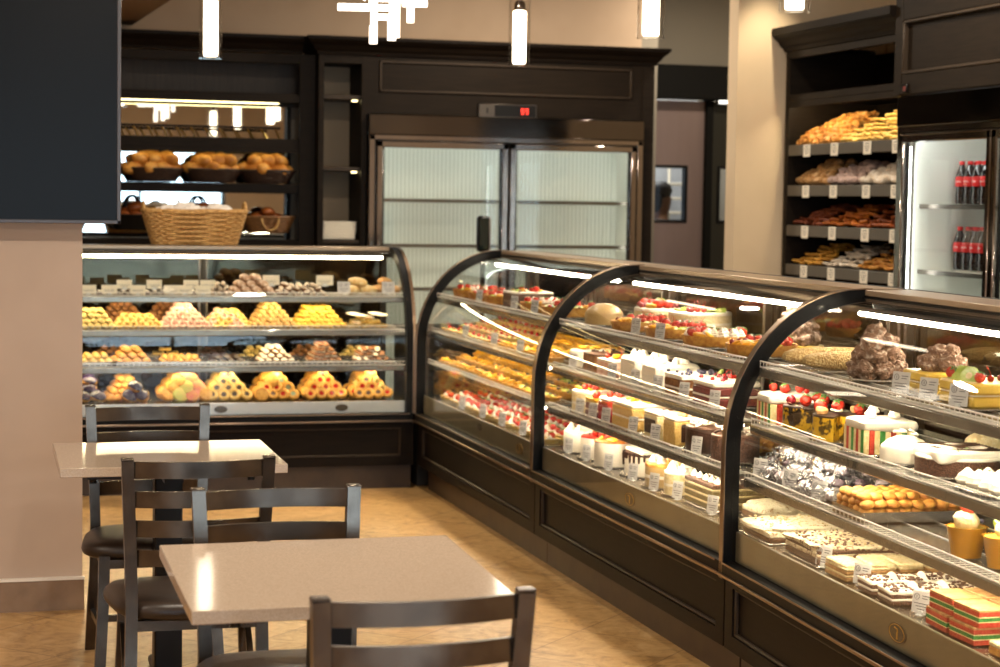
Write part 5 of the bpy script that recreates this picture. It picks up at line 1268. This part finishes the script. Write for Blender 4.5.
# ------------------------------------------------------------------ price cards
def card(w, h, m_, logo=True, tilt=.12):
    m = M(); T = Matrix.Rotation(-tilt, 4, 'X')
    m.box(-w/2, w/2, -.0008, .0008, .006, .006+h, 0, T=T, bev=.0004)
    if logo:
        m.tube([(-w*.26+w*.13*math.cos(a), -.0012, .006+h*.74+w*.13*math.sin(a)) for a in [2*PI*i/14 for i in range(14)]], w*.016, 5, mi=1, T=T, closed=True)
        m.box(-w*.28, -w*.24, -.0014, -.0008, .006+h*.66, .006+h*.8, 1, T=T)
        for k, (a, b) in enumerate(((.02, .4), (.02, .32))): m.box(w*a, w*b, -.0013, -.0008, .006+h*(.78-.12*k), .006+h*(.82-.12*k), 1, T=T)
    for k, (a, b) in enumerate(((-.38, .38), (-.3, .3), (-.2, .2))): m.box(w*a, w*b, -.0013, -.0008, .006+h*(.42-.13*k), .006+h*(.455-.13*k), 1, T=T)
    m.box(-w*.2, w*.2, -.008, .012, 0, .0035, 2, bev=.001); m.box(-w*.12, w*.12, -.003, .003, .003, .014, 2, bev=.001)
    return m.mesh('price_card', [m_, INK, mat('clear_card_foot', '#d8d8d4', rough=.2)])
CD = card(.062, .058, CARD); CDS = card(.05, .062, CARD); CDC = card(.082, .048, CARDC, logo=False)
def cards(F, z, items, me=CD, rz=None, where=''):
    for (u, v, lab) in items:
        put(me, 'price_card', F, u, v, z, (0, 0, R(25) if rz is None else rz), 1, 'grey price card '+lab, 'price card', 'price cards in the display cases')
cards(FC, Z1+.003, ((.99, .165, 'with round logo in front of the dark puff tower'), (1.165, .165, 'with round logo at the left corner of the puff cake'), (1.345, .165, 'with round logo in front of the kiwi cake')))
cards(FC, Z3+.003, ((.10, .092, 'nearest the divider in front of the wrapped sweets'), (.36, .092, 'second from the divider in front of the wrapped sweets'), (.60, .092, 'third from the divider in front of the wrapped sweets'), (.765, .092, 'at the left corner of the golden cookie tray')), CD)
cards(FC, Z0+.003, ((.665, .085, 'leaning before the brown-crumbed slab on the bottom deck'), (.945, .085, 'with round logo before the chocolate crumb slices'), (1.33, .085, 'with round logo before the striped wafer slices')), CD)
cards(FB, Z0+.003, ((.26, .085, 'before the knobbed white cake'), (.50, .085, 'before the red-topped white cake'), (.78, .085, 'before the chocolate drip cake'), (1.07, .085, 'before the coffee layer cake'), (1.33, .075, 'before the small cream cake'), (1.545, .085, 'at the left of the olive layered block'), (1.88, .085, 'at the right of the olive layered block')), CDS)
cards(FB, Z3+.003, ((.42, .078, 'before the pale cream gateau'), (.615, .07, 'before the maroon layered cake'), (.78, .07, 'before the red glazed cake'), (1.10, .07, 'before the yellow sponge block'), (1.345, .07, 'before the panelled cream cake'), (1.72, .085, 'before the smooth chocolate cake')), CDS)
cards(FB, Z2+.003, ((.25, .1, 'at the left end of the second shelf of the middle case'), (.76, .1, 'before the pinkish layered cake'), (1.03, .1, 'before the farther white frosted cake'), (1.28, .1, 'before the nearer white frosted cake'), (1.55, .1, 'before the blueberry cake'), (1.84, .1, 'before the white berry cake')), CDS)
cards(FB, Z1+.003, ((.86, .16, 'beside the tan domed cake on the top shelf'), (1.16, .15, 'between the first two fruit tarts of the top shelf')), CDS)
cards(FA, Z0+.003, ((.75, .07, 'first from the corner among the strawberry tartlets'), (1.15, .07, 'second from the corner among the strawberry tartlets'), (1.50, .07, 'third from the corner among the strawberry tartlets'), (1.85, .07, 'fourth from the corner among the strawberry tartlets')), CDS)
cards(FA, Z2+.003, ((.7, .095, 'among the pink cherry tartlets'), (1.25, .095, 'between the pink and yellow tartlets'), (1.7, .095, 'among the yellow tartlets of the second shelf')), CDS)
cards(FA, Z1+.003, ((.76, .15, 'between the second and third tart from the corner'), (1.40, .15, 'before the dark block cake'), (1.74, .15, 'before the last tart of the farthest long-row case')), CDS)
for i, (u, v) in enumerate(((.42, .165), (.53, .17), (.62, .30), (.68, .165), (.78, .30), (.86, .165), (.93, .17), (.98, .30), (1.03, .165), (1.07, .30))):
    put(CDC, 'price_card', FL, u, v, ZL1+.022*(v > .2), (0, 0, rnd(-.1, .1)), 1, 'cream price card among the tiny petits fours, number %s from the left wall' % ('one', 'two', 'three', 'four', 'five', 'six', 'seven', 'eight', 'nine', 'ten')[i], 'price card', 'cream cards on the top level')
for i, u in enumerate((1.42, 1.72, 1.80, 2.05)):
    put(CD if i in (2, 3) else CDC, 'price_card', FL, u, .30 if i < 2 else .15, ZL1+.003+(.04 if i < 2 else 0), (0, 0, rnd(-.1, .1)), 1.15, 'price card '+('behind the dusted buns', 'behind the cream horns', 'left of the cream horns', 'at the right end')[i]+' on the top level of the back-left case', 'price card', 'cards at the right of the top level')

# ------------------------------------------------------------------ wicker basket on the left case
wb = thing('wicker_basket', 'large straw-coloured wicker basket of white packets standing on the back-left glass case', 'basket', (1.28, 10.835, 1.3265))
m = M(); n = 60; rows = 15; H = .185
def rect(s_, k, j, z, t0=1.):
    a = 2*PI*j/n; ca, sa = math.cos(a), math.sin(a)
    return Vector(((.225+.055*z/H)*math.copysign(abs(ca)**.35, ca), (.125+.03*z/H)*math.copysign(abs(sa)**.35, sa), z))
for k in range(rows):
    z = .008+H*k/(rows-1); pts = []
    for j in range(n):
        p = rect(0, k, j, z); d = Vector((p.x, p.y, 0)).normalized(); pts.append(p+d*(.006*(1 if (j//2+k) % 2 else -1)))
    m.tube(pts, .0075, 6, closed=True)
m.box(-.21, .21, -.115, .115, .003, .012)
m.obj('weave', WICKER, wb)
m = M()
for j in range(0, n, 4): m.tube([rect(0, 0, j, .004), rect(0, 0, j, H*.5), rect(0, 0, j, H+.004)], .005, 5)
m.obj('stakes', WICKER, wb)
m = M()
for q in range(2): m.tube([rect(0, 0, j, H+.006)+Vector((.004*math.cos(j*1.2+q*PI), .004*math.sin(j*1.2+q*PI), .006*math.sin(j*1.2+q*PI))) for j in range(n)], .008, 6, closed=True)
m.obj('rim', WICKER, wb)
for sx in (-1, 1):
    M().tube([(sx*.283, .05*math.cos(a)*1.2, H+.002+.05*math.sin(a)) for a in [PI*i/10 for i in range(11)]], .009, 7).obj('handle', WICKER, wb)
PK = M().sup((0, 0, 0), (.07, .055, .03), e1=.8, e2=.6, nu=20, nv=11, amp=.6, fr=28, seed=3).mesh('packet', [PAPER])
BUNP = M().sup((0, 0, 0), (.05, .045, .03), nu=14, nv=9, amp=.2, fr=25).mesh('bun', [ROLLD])
for i in range(9):
    put(PK, 'paper_packet', None, 1.28-.145+.095*(i % 4)+rnd(-.01, .01), 10.835-.045+.045*(i//4), 1.497+.02*(i % 2)+.008*(i//4), (rnd(-.4, .4), rnd(-.4, .4), rnd(0, 6)), 1.0, 'crumpled white packet in the straw wicker basket on the glass case', 'packet', 'white packets in the wicker basket')
m = M().box(-.18, .18, -.09, .09, 0, .13, bev=.03); o = m.obj('filling_cloth', PAPER, wb, loc=(0, 0, .014)); o['label'] = 'pale cloth lining inside the basket'
# ------------------------------------------------------------------ hanging lamps
def pendant(x, y, zb, label):
    t = thing('pendant_lamp', label, 'pendant lamp', (x, y, zb), 0, 'glass cylinder pendant lamps')
    M().lathe([(.053, 0), (.058, 0), (.058, .36), (.053, .36), (.053, 0)], 28).obj('glass_cylinder', GLASSP, t)
    M().lathe([(0, .012), (.033, .012), (.036, .02), (.036, .285), (.03, .292), (0, .292)], 24).obj('inner_tube', PEND, t)
    m = M(); m.lathe([(0, .293), (.03, .293), (.03, .33), (.02, .345), (.0, .345)], 20); m.lathe([(.0, .361), (.06, .361), (.06, .375), (.02, .385), (0, .385)], 24); m.cyl((0, 0, .34), (0, 0, .365), .012)
    m.obj('fitting', CHROME, t)
    M().cyl((0, 0, .38), (0, 0, 3.285-zb), .0025, 8).obj('cord', STEELD, t)
    M().lathe([(0, 3.27-zb), (.05, 3.27-zb), (.05, 3.298-zb), (0, 3.298-zb)], 20).obj('ceiling_rose', CHROME, t)
pendant(1.225, 9.7, 2.292, 'glass cylinder pendant lamp over the back-left display case')
pendant(2.90, 9.9, 2.325, 'glass cylinder pendant lamp over the farthest case of the long row')
pendant(2.80, 7.6, 2.29, 'glass cylinder pendant lamp over the middle case of the long row')
pendant(2.93, 6.45, 2.30, 'glass cylinder pendant lamp hanging highest in view over the nearest case')
pendant(2.88, 4.5, 2.30, 'glass cylinder pendant lamp seen as the middle reflection in the bread shelf mirror')
pendant(2.88, 2.5, 2.30, 'glass cylinder pendant lamp seen as the left reflection in the bread shelf mirror')
ch = thing('chandelier', 'chandelier of glowing white glass rods hanging at the top of the picture', 'chandelier', (1.74, 7.9, 2.25))
rods = [((-.215, 0, .145), (-.085, 0, .148), .016), ((-.085, 0, .148), (.0, 0, .15), .0145), ((-.06, .02, .0), (-.06, .02, .075), .0175), ((-.058, .02, .07), (-.056, .02, .30), .015), ((.008, -.03, .012), (.008, -.03, .10), .018), ((.012, -.03, .1), (.012, -.03, .33), .016),
        ((.04, .03, .03), (.04, .03, .19), .0165), ((.095, 0, .092), (.095, 0, .26), .016), ((.06, 0, .172), (.165, 0, .175), .016), ((-.08, -.03, .185), (.05, -.03, .187), .015), ((-.05, .05, .115), (.05, .05, .117), .014), ((-.1, .06, .19), (-.02, .06, .29), .015), ((.0, -.16, .2), (.0, .12, .2), .015), ((.05, -.12, .16), (.05, -.12, .3), .015), ((-.04, .14, .15), (-.04, .14, .3), .015)]
for a, b, r_ in rods: M().tube([a, b], r_, 14).obj('glass_rod', CHAN, ch)
M().cyl((0, 0, .2), (0, 0, 1.03), .008).obj('stem', CHROME, ch)
M().lathe([(0, 1.02), (.07, 1.02), (.07, 1.046), (0, 1.046)], 24).obj('ceiling_plate', CHROME, ch)

# ------------------------------------------------------------------ unseen ceiling downlights, daylight
def light(kind, name, loc, rot, power, col, size=None, sy=None, spot=None):
    l = bpy.data.lights.new(name, kind); l.energy = power; l.color = col
    if kind == 'AREA':
        l.shape = 'RECTANGLE' if sy else 'DISK'; l.size = size
        if sy: l.size_y = sy
    elif kind == 'SPOT': l.spot_size = R(spot); l.spot_blend = .6; l.shadow_soft_size = size
    else: l.shadow_soft_size = size or .1
    o = bpy.data.objects.new(name, l); COL.objects.link(o); o.location = loc; o.rotation_euler = rot; return o
WC = (1.0, .87, .70)
for i, (x, y, p) in enumerate(((-2.2, 0, 80), (.8, 0, 80), (3.2, .5, 80), (-2.0, 4.6, 60), (.8, 4.6, 60), (1.9, 8.9, 45), (-.6, 9.3, 45), (4.0, 8.0, 40), (4.1, 5.0, 40), (3.4, 11.2, 46), (1.0, 11.3, 50))):  # unseen lamps placed to fill the room with warm light
    light('AREA', 'unseen_downlight', (x, y, 3.285), (0, 0, 0), p, WC, .22)
light('AREA', 'unseen_downlight', (5.3, 14.6, 3.28), (0, 0, 0), 60, (1, .95, .88), .4)
light('AREA', 'unseen_downlight', (5.1, 12.0, 3.28), (0, 0, 0), 40, WC, .2)  # unseen passage lamp added to brighten the kitchen door
light('AREA', 'window_daylight', (-.2, -4.2, 1.5), (R(90), 0, 0), 110, (.62, .8, 1.0), 2.5, 1.9)
light('AREA', 'window_daylight', (2.62, -4.2, 1.3), (R(90), 0, 0), 140, (.62, .8, 1.0), 2.45, 2.3)

light('SPOT', 'wall_downlight', (4.56, 10.15, 3.27), (R(4), 0, 0), 95, (1, .84, .58), .03, spot=62)

w = bpy.data.worlds.new('World'); SC.world = w; w.use_nodes = True
bg = w.node_tree.nodes['Background']; bg.inputs['Color'].default_value = (.55, .68, .8, 1); bg.inputs['Strength'].default_value = .6

# ------------------------------------------------------------------ remove the unplaced prototypes
for p in [BB, BL, BK, BOT, W1, W2, W3]+list(TL.values()):
    for c in list(p.children_recursive): bpy.data.objects.remove(c)
    bpy.data.objects.remove(p)

# ------------------------------------------------------------------ camera
F_, yaw, pit, rol = 1907.0, .27725, .069446, -.015546
cy, sy, cp, sp = math.cos(yaw), math.sin(yaw), math.cos(pit), math.sin(pit)
f = Vector((sy*cp, cy*cp, -sp)); r0 = Vector((cy, -sy, 0)); d0 = -r0.cross(f)
r_ = r0*math.cos(rol)+d0*math.sin(rol); d_ = -r0*math.sin(rol)+d0*math.cos(rol)
cam = bpy.data.cameras.new('camera'); co = bpy.data.objects.new('camera', cam); COL.objects.link(co)
up = -d_; b = -f
co.matrix_world = Matrix(((r_.x, up.x, b.x, 0), (r_.y, up.y, b.y, 0), (r_.z, up.z, b.z, 1.6), (0, 0, 0, 1)))
cam.sensor_width = 36; cam.lens = 36*F_/1000; cam.clip_start = .05; cam.clip_end = 100
cam.dof.use_dof = True; cam.dof.focus_distance = 5.8; cam.dof.aperture_fstop = 4.5
SC.camera = co
SC.view_settings.view_transform = 'Standard'; SC.view_settings.look = 'None'; SC.view_settings.gamma = 1; SC.view_settings.exposure = 0
SC.view_settings.use_curve_mapping = False
SC.cycles.transparent_max_bounces = 32; SC.cycles.max_bounces = 10; SC.cycles.diffuse_bounces = 3; SC.cycles.glossy_bounces = 5
SC.cycles.caustics_reflective = False; SC.cycles.caustics_refractive = False; SC.cycles.sample_clamp_indirect = 6
SC.cycles.use_denoising = True
